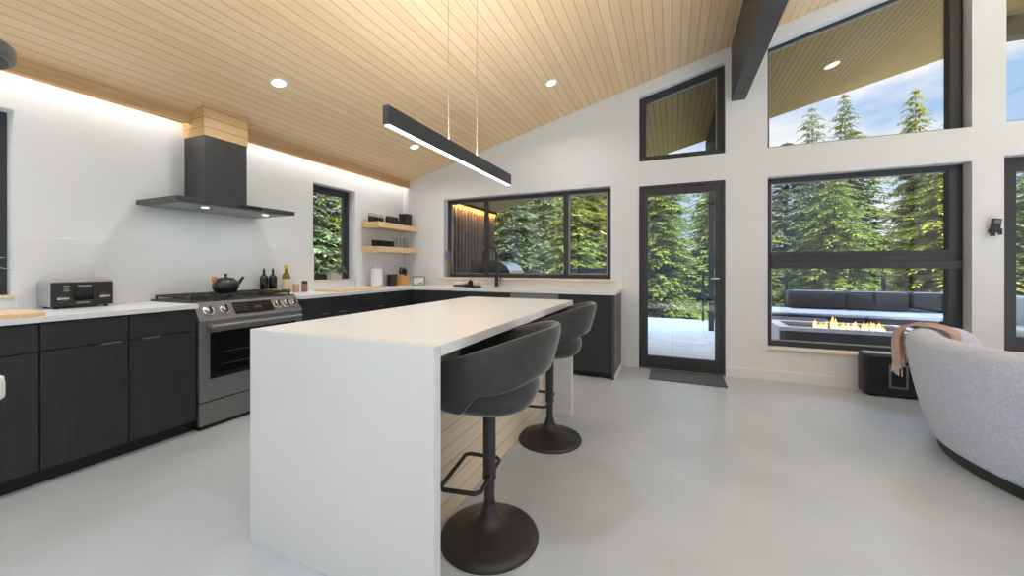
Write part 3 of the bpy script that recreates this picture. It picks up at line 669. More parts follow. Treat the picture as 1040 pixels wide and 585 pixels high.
# dish things
t = thing('dish_tray', 'black tray holding a folded white cloth left of the faucet', 'tray', (-2.63, 4.44, CT))
part('tray', MB().box(-2.725, -2.545, 4.38, 4.50, CT, CT + .022, .005), M['blackplastic'], t)
single('dish_cloth', MB().box(-2.72, -2.55, 4.385, 4.495, CT + .0225, CT + .065, .02, 4), M['paper'], 'folded white dish cloth on the black tray', 'cloth', smooth=40)
t = thing('soap_caddy', 'black soap caddy with pump and white sponge left of the faucet', 'caddy', (-2.44, 4.44, CT))
part('tray', MB().box(-2.53, -2.35, 4.39, 4.49, CT, CT + .012, .004), M['blackplastic'], t)
part('dispenser', MB().lathe([(.034, .012), (.036, .02), (.034, .07), (.015, .085), (.012, .09)], (-2.49, 4.44, CT), 20), M['blackplastic'], t, 40)
part('pump', MB().cyl((-2.49, 4.44, CT + .09), .006, .025, 10).tube([(-2.49, 4.44, CT + .113), (-2.46, 4.42, CT + .113)], .006, 8), M['chrome'], t, 40)
part('sponge', MB().box(-2.435, -2.365, 4.405, 4.475, CT + .0122, CT + .07, .014, 3), M['whiteplastic'], t, 30)

# ------------------------------------------------------------------ island
IX0, IX1, IY0, IY1 = -1.67, -.729, 1.054, 2.97
t = thing('kitchen_island', 'white waterfall kitchen island with pale wood side', 'island', ((IX0 + IX1) / 2, 2.0, 0))
part('top', MB().box(IX0, IX1, IY0 + .0405, IY1 - .0405, .877, CT), M['quartz'], t)
part('waterfall_end', MB().box(IX0, IX1, IY0, IY0 + .04, 0, CT, .0015), M['island_white'], t)
part('waterfall_end', MB().box(IX0, IX1, IY1 - .04, IY1, 0, CT, .0015), M['island_white'], t)
part('wood_panel', MB().box(-.992, -.972, IY0 + .041, IY1 - .041, .001, .876), M['islewood'], t, label='pale wood boarded panel')
part('carcass', MB().box(IX0 + .06, -.993, IY0 + .041, IY1 - .041, .1, .876), M['cab'], t)
part('toe_kick', MB().box(IX0 + .12, -.993, IY0 + .041, IY1 - .041, 0, .099), M['kick'], t)
for k in range(3):
    w = (IY1 - IY0 - .09) / 3; a = IY0 + .045 + k * w
    d = part('door', MB().box(IX0 + .038, IX0 + .058, a + .002, a + w - .002, .1, .865, .0015), M['cab'], t)
    part('pull', MB().box(IX0 + .018, IX0 + .038, a + w / 2 - .05, a + w / 2 + .05, .85, .853), M['steel'], d)

# ------------------------------------------------------------------ bar stools (local: back towards +x)
def make_stool(label, loc, rot):
    t = thing('bar_stool', label, 'bar stool', loc, rot, 'charcoal bar stools along the island')
    part('base', MB().lathe([(.215, 0), (.217, .006), (.212, .016), (.19, .028), (.14, .046), (.095, .060), (.06, .076), (.040, .098), (.030, .128), (.026, .15)], n=56), M['stoolmetal'], t, 60, local=True)
    part('column', MB().cyl((0, 0, .13), .0225, .15, 20).cyl((0, 0, .262), .028, .312, 20), M['stoolmetal'], t, 40, local=True)
    z = .268; pts = [(-.012, -.150), (-.150, -.155), (-.168, -.138), (-.168, .138), (-.150, .155), (-.012, .150), (.006, .13), (.006, -.13)]
    part('footrest', MB().tube([(x, y, z) for x, y in pts], .0095, 8, closed=True).cyl((0, 0, z - .012), .0295, .024, 20), M['stoolmetal'], t, 40, local=True)
    # seat cushion
    def seat(u, v):
        a = 2 * PI * u; prof = [(.02, .575), (.10, .576), (.17, .588), (.205, .614), (.222, .652), (.218, .690), (.195, .712), (.12, .722), (.02, .724)]
        k = v * (len(prof) - 1); i = min(int(k), len(prof) - 2); f = k - i; r = prof[i][0] * (1 - f) + prof[i + 1][0] * f; z = prof[i][1] * (1 - f) + prof[i + 1][1] * f
        e = 1 + .08 * (abs(math.sin(2 * a)) ** 2)
        return (r * math.cos(a) * e * 1.0 - .005, r * math.sin(a) * e, z)
    part('seat', MB().grid(seat, 48, 22, True), M['velvet'], t, 80, local=True)
    # wrap-around shell: closed rounded section swept from arm to arm
    NA, NS = 61, 24; V = []; F = []; A = 152
    def sec(ph):
        f = abs(ph) / rad(A); s = lambda a, b: max(0, min(1, (f - a) / (b - a)))
        sm = lambda q: q * q * (3 - 2 * q)
        top = .94 - .15 * sm(s(.12, 1.0)); bot = .745 - .050 * sm(s(.1, .5)) - .085 * sm(s(.52, .68))
        if f > .93: k = sm(s(.93, 1.0)); top = top - .04 * k ** 2; bot = bot + .02 * k
        th = .045 - .012 * s(.5, 1.0)
        return top, bot, th
    for i in range(NA):
        ph = rad(-A + 2 * A * i / (NA - 1)); top, bot, th = sec(ph); c, s_ = math.cos(ph), math.sin(ph)
        for k in range(NS):
            a = 2 * PI * k / NS; ca, sa = math.cos(a), math.sin(a); n_ = 3.2
            px_ = math.copysign(abs(ca) ** (2 / n_), ca); pz_ = math.copysign(abs(sa) ** (2 / n_), sa)
            z = (top + bot) / 2 + pz_ * (top - bot) / 2; lean = (z - .70) * .26
            shrink = 1.0; dd = th / 2 * px_
            if abs(i - (NA - 1) / 2) > (NA - 1) / 2 - 1.5:
                q = .55 if (i == 0 or i == NA - 1) else .88; dd *= q; z = (top + bot) / 2 + (z - (top + bot) / 2) * (.9 if q < .6 else .98)
            rx, ry = .238 + lean + dd, .240 + lean * .7 + dd
            V.append((rx * c, ry * s_ if abs(ph) < PI / 2 else ry * math.copysign(1, s_) * (abs(s_) ** .55), z))
    for i in range(NA - 1):
        for k in range(NS): F.append([i * NS + k, i * NS + (k + 1) % NS, (i + 1) * NS + (k + 1) % NS, (i + 1) * NS + k])
    F.append(list(range(NS))); F.append([(NA - 1) * NS + k for k in range(NS)])
    m = MB(); m.add(V, F); part('backrest', m, M['velvet'], t, 70, local=True)
    return t
st = make_stool('charcoal velvet bar stool at the near end of the island', (-.74, 1.49, 0), rad(8))
dup(st, (-.775, 2.49, 0), rad(6), 'charcoal velvet bar stool at the far end of the island')

# ------------------------------------------------------------------ pendant over island
PXC = -1.183
t = thing('linear_pendant', 'long black bar pendant light hung over the island', 'pendant light', (PXC, 2.03, 1.82))
part('housing', MB().box(PXC - .016, PXC + .016, 1.335, 2.735, 1.823, 1.908, .002), M['beam'], t)
part('diffuser', MB().box(PXC - .013, PXC + .013, 1.345, 2.725, 1.819, 1.8228), M['led'], t, label='glowing white strip')
for yy in (1.855, 2.197): part('wire', MB().cyl((PXC, yy, 1.908), .0016, ceil(PXC) - 1.908, 6), plain('pale_cable', (.42, .36, .29), .5), t)
for yy in (1.855, 2.197): part('canopy', MB().cyl((PXC, yy, ceil(PXC) - .012), .02, .016, 16), M['iron'], t)

# ------------------------------------------------------------------ recessed downlights
def downlight(x, y, label, power=1.0):
    z = ceil(x); t = thing('downlight', label, 'downlight', (x, y, z), 0, 'recessed ceiling downlights'); ang = math.atan(CS)
    t.rotation_euler = (0, -ang, 0)
    part('trim_ring', MB().lathe([(.050, -.001), (.050, -.006), (.062, -.006), (.065, -.001)], n=32, cap=False), M['trimwhite'], t, 40, local=True)
    part('lamp', MB().cyl((0, 0, -.004), .050, .003, 32), M['disc'], t, local=True)
    ld = bpy.data.lights.new('downlight_lamp', 'AREA'); ld.shape = 'DISK'; ld.size = .10; ld.energy = power; ld.color = (.93, .97, 1); ld.spread = rad(150)
    lo = bpy.data.objects.new('downlight_lamp', ld); COL.objects.link(lo); lo.location = (x, y, z - .03)
    return t
DP = 4.4
downlight(-2.905, 2.056, 'recessed downlight in the wood ceiling, above the range', DP)
downlight(-2.914, 3.802, 'recessed downlight near the room corner, beside the bar pendant', DP)
downlight(-1.161, 3.79, 'recessed downlight in the ceiling between bar pendant and transom', DP)
for x, y in ((-2.905, .3), (-1.161, .3), (-2.905, -1.45), (-1.161, -1.45), (.2, .3), (1.6, .3), (1.6, -1.45), (1.6, -3.0), (3.6, -3.0), (3.6, 3.79), (4.9, 3.4), (4.9, 2.0)):  # unseen downlights, added to fill the room with light
    downlight(x, y, 'added ceiling downlight out of view, brightens the room', DP)

# ------------------------------------------------------------------ cove + hood + pendant lamps, added ceiling fill
def area(name, loc, rot, sx, sy, e, c=(.95, .98, 1), spread=180):
    ld = bpy.data.lights.new(name, 'AREA'); ld.shape = 'RECTANGLE'; ld.size = sx; ld.size_y = sy; ld.energy = e; ld.color = c; ld.spread = rad(spread)
    o = bpy.data.objects.new(name, ld); COL.objects.link(o); o.location = loc; o.rotation_euler = rot; return o
for a, b in ((-1.2, 1.83), (2.2, YW - .02)):
    area('cove_lamp', (XLIP - .03, (a + b) / 2, 2.435), (0, rad(-28), 0), .012, b - a, 1.5 * (b - a))
    m = MB().box(XLIP - .034, XLIP - .0205, a, b, 2.40, 2.412)
    single('led_strip', m, M['led'], 'hidden white light strip behind the cove board ' + ('left of the hood box' if a < 0 else 'right of the hood box'), 'light strip', group='cove light strips')
area('added_uplamp', (PXC, 2.03, 1.912), (PI, 0, 0), .03, 1.38, 11)  # upward light added on top of the pendant to brighten the ceiling
area('pendant_lamp', (PXC, 2.03, 1.815), (0, 0, 0), .03, 1.38, 2.0)
for yy in (1.80, 2.28): area('hood_lamp', (-3.40, yy, 1.64), (0, 0, 0), .05, .05, .7)

t = thing('added_ring_pendant', 'added black ring lamp over the unseen living room, brightens the ceiling', 'pendant light', (3.4, 1.5, 2.84))  # unseen ring lamp added to brighten the ceiling and the right side
part('ring', MB().lathe([(.44, 0), (.47, 0), (.47, .06), (.44, .06), (.44, 0)], (3.4, 1.5, 2.84), 48, cap=False), M['black'], t, 40)
part('diffuser', MB().lathe([(.442, .0605), (.468, .0605), (.468, .064), (.442, .064), (.442, .0605)], (3.4, 1.5, 2.84), 48, cap=False), M['led'], t, 40)
for k in range(3):
    a = 2.1 * k; part('wire', MB().tube([(3.4 + .455 * math.cos(a), 1.5 + .455 * math.sin(a), 2.9), (3.4, 1.5, ceil(3.4) - .02)], .002, 5), M['iron'], t)
part('canopy', MB().cyl((3.4, 1.5, ceil(3.4) - .03), .06, .035, 20), M['black'], t, 40)
ul = bpy.data.lights.new('ring_fill_lamp', 'AREA'); ul.shape = 'DISK'; ul.size = .9; ul.energy = 48; ul.color = (.95, .98, 1)
uo = bpy.data.objects.new('ring_fill_lamp', ul); COL.objects.link(uo); uo.location = (3.4, 1.5, 2.91); uo.rotation_euler = (PI, 0, 0)

# ------------------------------------------------------------------ small wall and floor things
single('door_mat', MB().box(-.225, .50, 4.205, 4.60, 0, .012, .003), M['mat'], 'dark grey door mat inside the glass door', 'door mat')
t = thing('wall_keypad', 'small black keypad on a bracket on the wall right of the big window', 'keypad', (2.56, YW, 1.45))
b = MB(); tmp = MB(); tmp.box(-.026, .03, -.012, .012, -.05, .05, .006); b.merge(tmp.b, Matrix.Translation((2.565, YW - .035, 1.548)) @ Matrix.Rotation(rad(8), 4, 'Y')); part('body', b, M['blackplastic'], t)
b = MB(); tmp = MB(); tmp.box(-.018, .022, -.0135, -.0125, .005, .038); b.merge(tmp.b, Matrix.Translation((2.565, YW - .035, 1.548)) @ Matrix.Rotation(rad(8), 4, 'Y')); part('screen', b, plain('lcd_grey', (.2, .2, .2), .3), t)
part('bracket', MB().box(2.535, 2.60, YW - .05, YW - .001, 1.475, 1.51, .004).box(2.538, 2.556, YW - .05, YW - .02, 1.445, 1.476).box(2.586, 2.598, YW - .05, YW - .02, 1.455, 1.476), M['blackplastic'], t)
# low black box
t = thing('floor_unit', 'low black rounded box unit on the floor under the big window', 'box unit', (1.95, 4.55, 0))
bx0, bx1, by0, by1, bz = 1.63, 2.23, 4.46, 4.62, .385
part('body', MB().box(bx0, bx1, by0, by1, .012, bz, .028, 4), plain('satin_black', (.022, .022, .023), .3, .2), t, 40)
part('top_panel', MB().box(bx0 + .03, bx1 - .03, by0 + .02, by1 - .02, bz - .002, bz + .004, .002), M['steel'], t)
part('front_bezel', MB().holed([[(1.80, .09), (1.93, .09), (1.93, .30), (1.80, .30)], [(1.815, .105), (1.815, .285), (1.915, .285), (1.915, .105)]], by0 - .006, by0 + .001, 'y'), M['steel'], t)
part('foot', MB().box(bx0 + .04, bx0 + .10, by0 + .03, by1 - .03, 0, .0125), M['blackplastic'], t)
part('foot', MB().box(bx1 - .10, bx1 - .04, by0 + .03, by1 - .03, 0, .0125), M['blackplastic'], t)

# ------------------------------------------------------------------ round sofa
SX, SY = 2.55, 3.10
t = thing('curved_sofa', 'round grey boucle sofa with curved back beside the big window', 'sofa', (SX, SY, 0))
prof = [(1.00, .062), (1.03, .14), (1.065, .28), (1.10, .45), (1.122, .60), (1.125, .68), (1.105, .722), (1.06, .750), (1.0, .750), (.955, .720), (.925, .66), (.905, .55), (.895, .42), (.893, .30), (.892, .15), (.892, .062)]
# smooth the profile
def chaik(P, n=2):
    for _ in range(n):
        Q = []
        for i in range(len(P)):
            a, b = P[i], P[(i + 1) % len(P)]; Q += [(a[0] * .75 + b[0] * .25, a[1] * .75 + b[1] * .25), (a[0] * .25 + b[0] * .75, a[1] * .25 + b[1] * .75)]
        P = Q
    return P
prof = chaik(prof, 2); NP = len(prof)
a0, a1 = 113, 288; NA = 91; V = []; F = []; cr = sum(p[0] for p in prof) / NP; cz_ = .40
for i in range(NA):
    a = a0 + (a1 - a0) * i / (NA - 1); e = min(a - a0, a1 - a) / 11; k = math.sqrt(max(0.0, 1 - (1 - min(1, e)) ** 2)); kk = max(.12, k)
    drop = 1 - .10 * (1 - min(1, min(a - a0, a1 - a) / 26)) ** 1.5
    for r_, z_ in prof:
        rr = cr + (r_ - cr) * kk; zz = .062 + (z_ - .062) * drop * (.80 + .20 * kk)
        V.append((SX + rr * math.cos(rad(a)), SY + rr * math.sin(rad(a)), zz))
for i in range(NA - 1):
    for k in range(NP): F.append([i * NP + k, i * NP + (k + 1) % NP, (i + 1) * NP + (k + 1) % NP, (i + 1) * NP + k])
F.append(list(range(NP))); F.append([(NA - 1) * NP + k for k in range(NP)])
m = MB(); m.add(V, F); part('backrest', m, M['boucle'], t, 80)
part('seat', MB().lathe([(.5, .062), (.84, .062), (.885, .10), (.889, .30), (.88, .40), (.83, .44), (.4, .445)], (SX, SY, 0), 72), M['boucle'], t, 60)
part('plinth', MB().lathe([(.955, 0), (.975, .004), (.975, .0615), (.955, .0615)], (SX, SY, 0), 80), plain('plinth_dark', (.035, .034, .034), .6), t, 40)
for x, y, lab in ((.42, .35, 'grey cushion'), (.35, -.4, 'grey cushion')): pass
# throw
path = [(1.172, .49), (1.175, .55), (1.178, .62), (1.178, .69), (1.152, .742), (1.10, .767), (1.03, .769), (.955, .752), (.905, .72), (.885, .63), (.875, .56)]
def thr(u, v):
    k = v * (len(path) - 1); i = min(int(k), len(path) - 2); f = k - i; r_ = path[i][0] * (1 - f) + path[i + 1][0] * f; z_ = path[i][1] * (1 - f) + path[i + 1][1] * f
    w = 1 - .25 * math.sin(PI * min(1, v * 1.2)); a = 150 - 5 * v + (u - .5) * 25 * w * (1 - .42 * v) + .6 * math.sin(7 * v)
    fold = .016 * math.sin(u * 17 + 2 * v) * (1 if v < .4 else .5)
    return (SX + (r_ + fold - (.012 if u in (0, 1) else 0)) * math.cos(rad(a)), SY + (r_ + fold) * math.sin(rad(a)), z_ + (.012 * math.sin(u * 11) if v < .05 else 0))
t = thing('throw_blanket', 'pinkish tan fringed throw draped over the sofa back', 'blanket', (SX - .98, SY + .58, .46))
m = MB().grid(thr, 34, 44)
sol = bmesh.ops.solidify(m.b, geom=m.b.faces[:], thickness=.012)
part('cloth', m, M['throw'], t, 80)
m = MB()
for i in range(34):
    p = Vector(thr(i / 33, 0)); m.tube([p, p + Vector((.002, .003, -.025)), p + Vector((random.uniform(-.006, .006), random.uniform(-.006, .006), -.055))], .0035, 5)
part('fringe', m, M['throw'], t)

# ------------------------------------------------------------------ left foreground: white table + drum lamp
TXR, TYF, TZ = -1.40, .352, .925
t = thing('side_table', 'white slab topped table whose corner enters at the left edge', 'table', (-1.85, -.25, 0))
def rrect(x0, x1, y0, y1, r, n=6):
    P = []
    for cx, cy, s in ((x1 - r, y1 - r, 0), (x0 + r, y1 - r, 90), (x0 + r, y0 + r, 180), (x1 - r, y0 + r, 270)):
        for k in range(n + 1): a = rad(s + 90 * k / n); P.append((cx + r * math.cos(a), cy + r * math.sin(a)))
    return P
m = MB(); m.prism(rrect(-2.25, TXR, -.95, TYF, .05), TZ - .05, TZ, 'z'); bmesh.ops.bevel(m.b, geom=[e for e in m.b.edges if abs(e.verts[0].co.z - e.verts[1].co.z) < 1e-5], offset=.010, segments=3, profile=.5, affect='EDGES'); part('top', m, M['whiteplastic'], t, 40)
for x in (-2.1, -1.72):
    for y in (-.75, .02): part('leg', MB().cyl((x, y, 0), .022, TZ - .045, 16), M['whiteplastic'], t, 40)
DX, DY, DZL = -1.90, .35, 1.80
t = thing('drum_pendant', 'grey drum pendant lamp cut by the left edge of the photo', 'pendant light', (DX, DY, DZL))
part('shade', MB().lathe([(.118, .001), (.126, .003), (.131, .010), (.131, .042), (.124, .050), (.02, .052)], (DX, DY, DZL), 48), plain('lamp_grey', (.19, .19, .195), .35, .3), t, 40)
part('diffuser', MB().cyl((DX, DY, DZL - .001), .117, .0015, 40), M['blackplastic'], t)
part('cord', MB().cyl((DX, DY, DZL + .052), .004, ceil(DX) - DZL - .052, 8), M['blackplastic'], t)

# ------------------------------------------------------------------ outside: deck, roof, railing, furniture
DZ = -.03
struct('deck_floor', MB().box(-5.5, 9, YW + HT, 9.55, DZ - .2, DZ), M['deck'], 'pale stone tiled deck outside', 'deck')
EY = 7.95
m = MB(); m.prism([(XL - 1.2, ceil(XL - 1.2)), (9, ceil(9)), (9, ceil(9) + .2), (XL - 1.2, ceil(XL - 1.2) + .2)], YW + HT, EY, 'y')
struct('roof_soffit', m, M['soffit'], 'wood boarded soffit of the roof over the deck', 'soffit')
struct('deck_beam', MB().box(.585, .715, YW + HT, EY + .15, 3.04, ceil(.585) - .001), M['post'], 'dark roof beam outside, above the glass door', 'beam')
struct('deck_header', MB().box(3.72, 9, 6.82, 6.98, 4.08, 4.345), M['post'], 'dark header beam under the roof edge at the right', 'beam')
single('deck_post', MB().box(6.0, 6.1, 6.85, 6.95, DZ, 4.08), M['post'], 'black roof post far to the right of the deck, outside the picture', 'post')
single('deck_post', MB().box(.635, .725, 8.0, 8.09, DZ, 3.04), M['post'], 'black roof post standing on the deck behind the glass door', 'post')
# outside downlight
t = thing('downlight', 'recessed downlight in the outdoor soffit, through the clerestory window', 'downlight', (1.989, 6.385, ceil(1.989)), 0, 'recessed ceiling downlights'); t.rotation_euler = (0, -math.atan(CS), 0)
part('lamp', MB().cyl((0, 0, -.006), .075, .005, 28), M['disc'], t, local=True)
part('trim_ring', MB().lathe([(.076, -.001), (.076, -.008), (.088, -.008), (.09, -.001)], n=28, cap=False), M['trimwhite'], t, 40, local=True)
RYY = 9.40
t = thing('deck_railing', 'black metal deck railing with thin horizontal cables', 'railing', (2, RYY, DZ))
for k in range(-4, 6): part('post', MB().box(.633 + 1.54 * k - .025, .633 + 1.54 * k + .025, RYY - .025, RYY + .025, DZ, 1.0), M['post'], t)
part('top_rail', MB().box(-5.5, 8.5, RYY - .03, RYY + .03, 1.0, 1.022), M['post'], t)
for k in range(8): part('cable', MB().tube([(-5.5, RYY, .08 + k * .115), (8.5, RYY, .08 + k * .115)], .0035, 5), M['post'], t)
# outdoor sectional
t = thing('outdoor_sofa', 'charcoal cushioned outdoor sofa along the deck railing', 'outdoor sofa', (3.2, 8.5, DZ))
part('frame', MB().box(1.55, 5.2, 7.95, 9.1, DZ + .04, .22, .01), M['black'], t)
for x in (1.65, 3.3, 5.1): part('leg', MB().box(x - .04, x + .04, 8.0, 8.08, DZ, DZ + .04).box(x - .04, x + .04, 8.95, 9.03, DZ, DZ + .04), M['black'], t)
for i, x in enumerate((1.56, 2.06 + .88, 3.84)):
    x1 = (2.93, 3.83, 5.19)[i]
    c = part('seat_cushion', MB().box(x, x1 - .005, 7.97, 8.93, .22, .335, .03, 4), M['charcoal'], t, 40)
    part('sky_lit_top', MB().box(x - .01, x1, 7.93, 8.94, .336, .385, .022, 4), M['skylitcush'], c, 40, label='seat cushion top with sky light put into its pale colour')  # thin pale layer painted as sky light on the cushion top
for i, (x0, x1) in enumerate(((2.06, 2.935), (2.945, 3.81), (3.82, 4.7))):
    c = part('back_cushion', MB().box(x0, x1, 8.74, 9.02, .386, .735, .06, 4), M['charcoal'], t, 40)
    part('lit_rim', MB().tube([(x0 + .05, 8.758, .727), (x1 - .05, 8.758, .727)], 0.007, 6), M['skylitrim'], c, 50, label='pale line for the sky-lit top edge')  # pale line painted as sky light along the top rim
single('outdoor_ottoman', MB().box(1.45, 2.35, 7.15, 7.80, DZ, .33, .05, 4), M['charcoal'], 'charcoal outdoor ottoman in front of the outdoor sofa', 'ottoman', smooth=40)
# fire table
t = thing('fire_table', 'long grey and black fire table with flames on the deck', 'fire table', (2.15, 6.6, DZ))
fx0, fx1, fy0, fy1, fz = 1.35, 2.95, 6.2, 6.98, .36
part('top', MB().holed([[(fx0, fy0), (fx1, fy0), (fx1, fy1), (fx0, fy1)], [(fx0 + .14, fy0 + .10), (fx0 + .14, fy1 - .10), (fx1 - .14, fy1 - .10), (fx1 - .14, fy0 + .10)]], fz - .05, fz, 'z'), M['concrete'], t, label='grey table top')
part('front_panel', MB().box(fx0 + .02, fx1 - .02, fy0 + .01, fy0 + .04, DZ, fz - .051), plain('fire_front', (.02, .019, .02), .5), t, label='black front panel')
part('side_panel', MB().box(fx0 + .005, fx0 + .04, fy0 + .041, fy1 - .02, DZ, fz - .051).box(fx1 - .04, fx1 - .005, fy0 + .041, fy1 - .02, DZ, fz - .051), M['concrete'], t)
part('back_panel', MB().box(fx0 + .041, fx1 - .041, fy1 - .05, fy1 - .02, DZ, fz - .051), M['concrete'], t)
part('burner_tray', MB().box(fx0 + .135, fx1 - .135, fy0 + .095, fy1 - .095, fz - .07, fz - .04), plain('lava_rock', (.05, .035, .032), .9, var=.5, scale=40, bump=1, bscale=40), t)
fl = NT('flame'); lw = fl.n('ShaderNodeTexCoord'); sp = fl.n('ShaderNodeSeparateXYZ'); fl.l(lw.outputs['Generated'], sp.inputs[0])
e = fl.n('ShaderNodeEmission'); e.inputs[1].default_value = 3.2; fl.l(fl.ramp(sp.outputs[2], [(0, (1, .75, .35)), (.5, (1, .55, .12)), (1, (1, .25, .03))]), e.inputs[0]); fl.l(e.outputs[0], fl.out.inputs[0])
r = random.Random(11)
for i in range(17):
    x = 1.86 + .74 * i / 16 + r.uniform(-.02, .02); y = 6.56 + r.uniform(-.05, .05); h = r.uniform(.06, .12) * (1.7 if i in (4, 12, 5) else 1); w = r.uniform(.02, .035)
    pts = [(w * .5, 0), (w, h * .2), (w * .8, h * .45), (w * .4, h * .75), (.002, h)]
    m = MB(); m.lathe(pts, (x, y, fz - .041), 10)
    for v in m.b.verts: f = (v.co.z - fz + .04) / h; v.co.x += .02 * math.sin(i * 2.3) * f * f; v.co.y += .012 * math.cos(i * 3.1) * f * f
    part('flame', m, fl.m, t, 60, label='small orange flame')
# lounge chair, right edge
t = thing('outdoor_lounge_chair', 'pale blue cushioned outdoor chair seen through the right edge window', 'lounge chair', (3.7, 5.8, DZ))
part('frame', MB().box(3.15, 4.25, 5.55, 6.5, .29, .36, .006), M['teak'], t)
for x in (3.2, 4.15):
    for y in (5.6, 6.4): part('leg', MB().box(x, x + .06, y, y + .06, DZ, .29), M['teak'], t)
part('seat_cushion', MB().box(3.16, 4.24, 5.57, 6.3, .361, .53, .05, 4), M['deckchair'], t, 40)
part('back_cushion', MB().box(3.16, 4.24, 6.2, 6.45, .50, .84, .06, 4), M['deckchair'], t, 40)
# slat screen with amber strip
SXW = -3.06
t = thing('slat_screen', 'dark vertical slat screen with amber light strip outside the sink window', 'slat screen', (SXW, 5.65, DZ))
part('backing', MB().box(SXW - .12, SXW - .021, 4.88, 6.42, DZ, 2.14), M['post'], t)
m = MB(); 
for k in range(15): m.box(SXW - .02, SXW, 4.90 + k * .103, 4.90 + k * .103 + .05, DZ, 2.12)
part('slat', m, M['slat'], t)
part('header', MB().box(SXW - .12, SXW + .03, 4.88, 6.42, 2.145, 2.20), M['post'], t)
part('light_strip', MB().box(SXW + .005, SXW + .02, 4.9, 6.40, 2.135, 2.144), M['amber'], t, label='amber light strip')
area('amber_lamp', (SXW + .012, 5.65, 2.128), (0, rad(14), 0), .012, 1.45, 10, (1, .38, .08))
# grill
gx = lambda a: a
t = thing('gas_grill', 'stainless gas grill on the deck beyond the faucet', 'grill', (-2.7, 5.98, DZ))
part('cart', MB().box(-2.98, -2.48, 5.68, 6.38, .08, .90, .01), M['blackplastic'], t)
part('firebox', MB().box(-2.97, -2.46, 5.69, 6.37, .901, 1.035, .01), M['darksteel'], t)
m = MB(); m.prism([(-2.97, 1.036), (-2.46, 1.036), (-2.46, 1.08), (-2.52, 1.18), (-2.62, 1.25), (-2.74, 1.28), (-2.88, 1.28), (-2.95, 1.24), (-2.97, 1.16)], 5.72, 6.34, 'y'); part('lid', m, M['grillsteel'], t, 30, label='polished steel lid')
m = MB(); m.prism([(-2.975, 1.034), (-2.455, 1.034), (-2.455, 1.08), (-2.515, 1.185), (-2.618, 1.257), (-2.74, 1.287), (-2.885, 1.287), (-2.957, 1.245), (-2.975, 1.16)], 5.685, 5.7195, 'y'); part('lid_end', m, M['blackplastic'], t)
part('handle', MB().cyl((-2.43, 5.76, 1.10), .012, .54, 12, 'y'), M['chrome'], t, 40)
part('side_shelf', MB().box(-2.96, -2.52, 5.22, 5.678, 1.03, 1.06, .004), M['blackplastic'], t)
for x in (-2.93, -2.55): part('wheel', MB().cyl((x, 5.75, DZ + .06), .06, .03, 18, 'y').cyl((x, 6.3, DZ + .06), .06, .03, 18, 'y'), M['blackplastic'], t, 40)
t = thing('wooden_box', 'dark brown wooden box on the grill side shelf', 'box', (-2.82, 5.36, 1.06))
part('body', MB().box(-2.94, -2.72, 5.26, 5.46, 1.0605, 1.25, .006), M['brownbox'], t)
part('lid', MB().box(-2.945, -2.715, 5.255, 5.465, 1.251, 1.285, .005), M['brownbox'], t)
# griddle
t = thing('outdoor_griddle', 'black flat griddle cart outside the right pane of the sink window', 'griddle', (-1.08, 5.45, DZ))
part('cart', MB().box(-1.36, -.80, 5.25, 5.65, .25, .80, .01), M['blackplastic'], t)
part('firebox', MB().box(-1.39, -.77, 5.2, 5.7, .801, 1.05, .01), M['post'], t)
part('lid', MB().box(-1.40, -.76, 5.19, 5.71, 1.051, 1.16, .02, 3), M['post'], t)
part('badge', MB().box(-1.085, -1.015, 5.186, 5.1895, 1.085, 1.098), M['chrome'], t, label='small silver badge')
for x in (-1.34, -.86):
    for y in (5.27, 5.59): part('leg', MB().box(x, x + .04, y, y + .04, DZ, .25), M['blackplastic'], t)

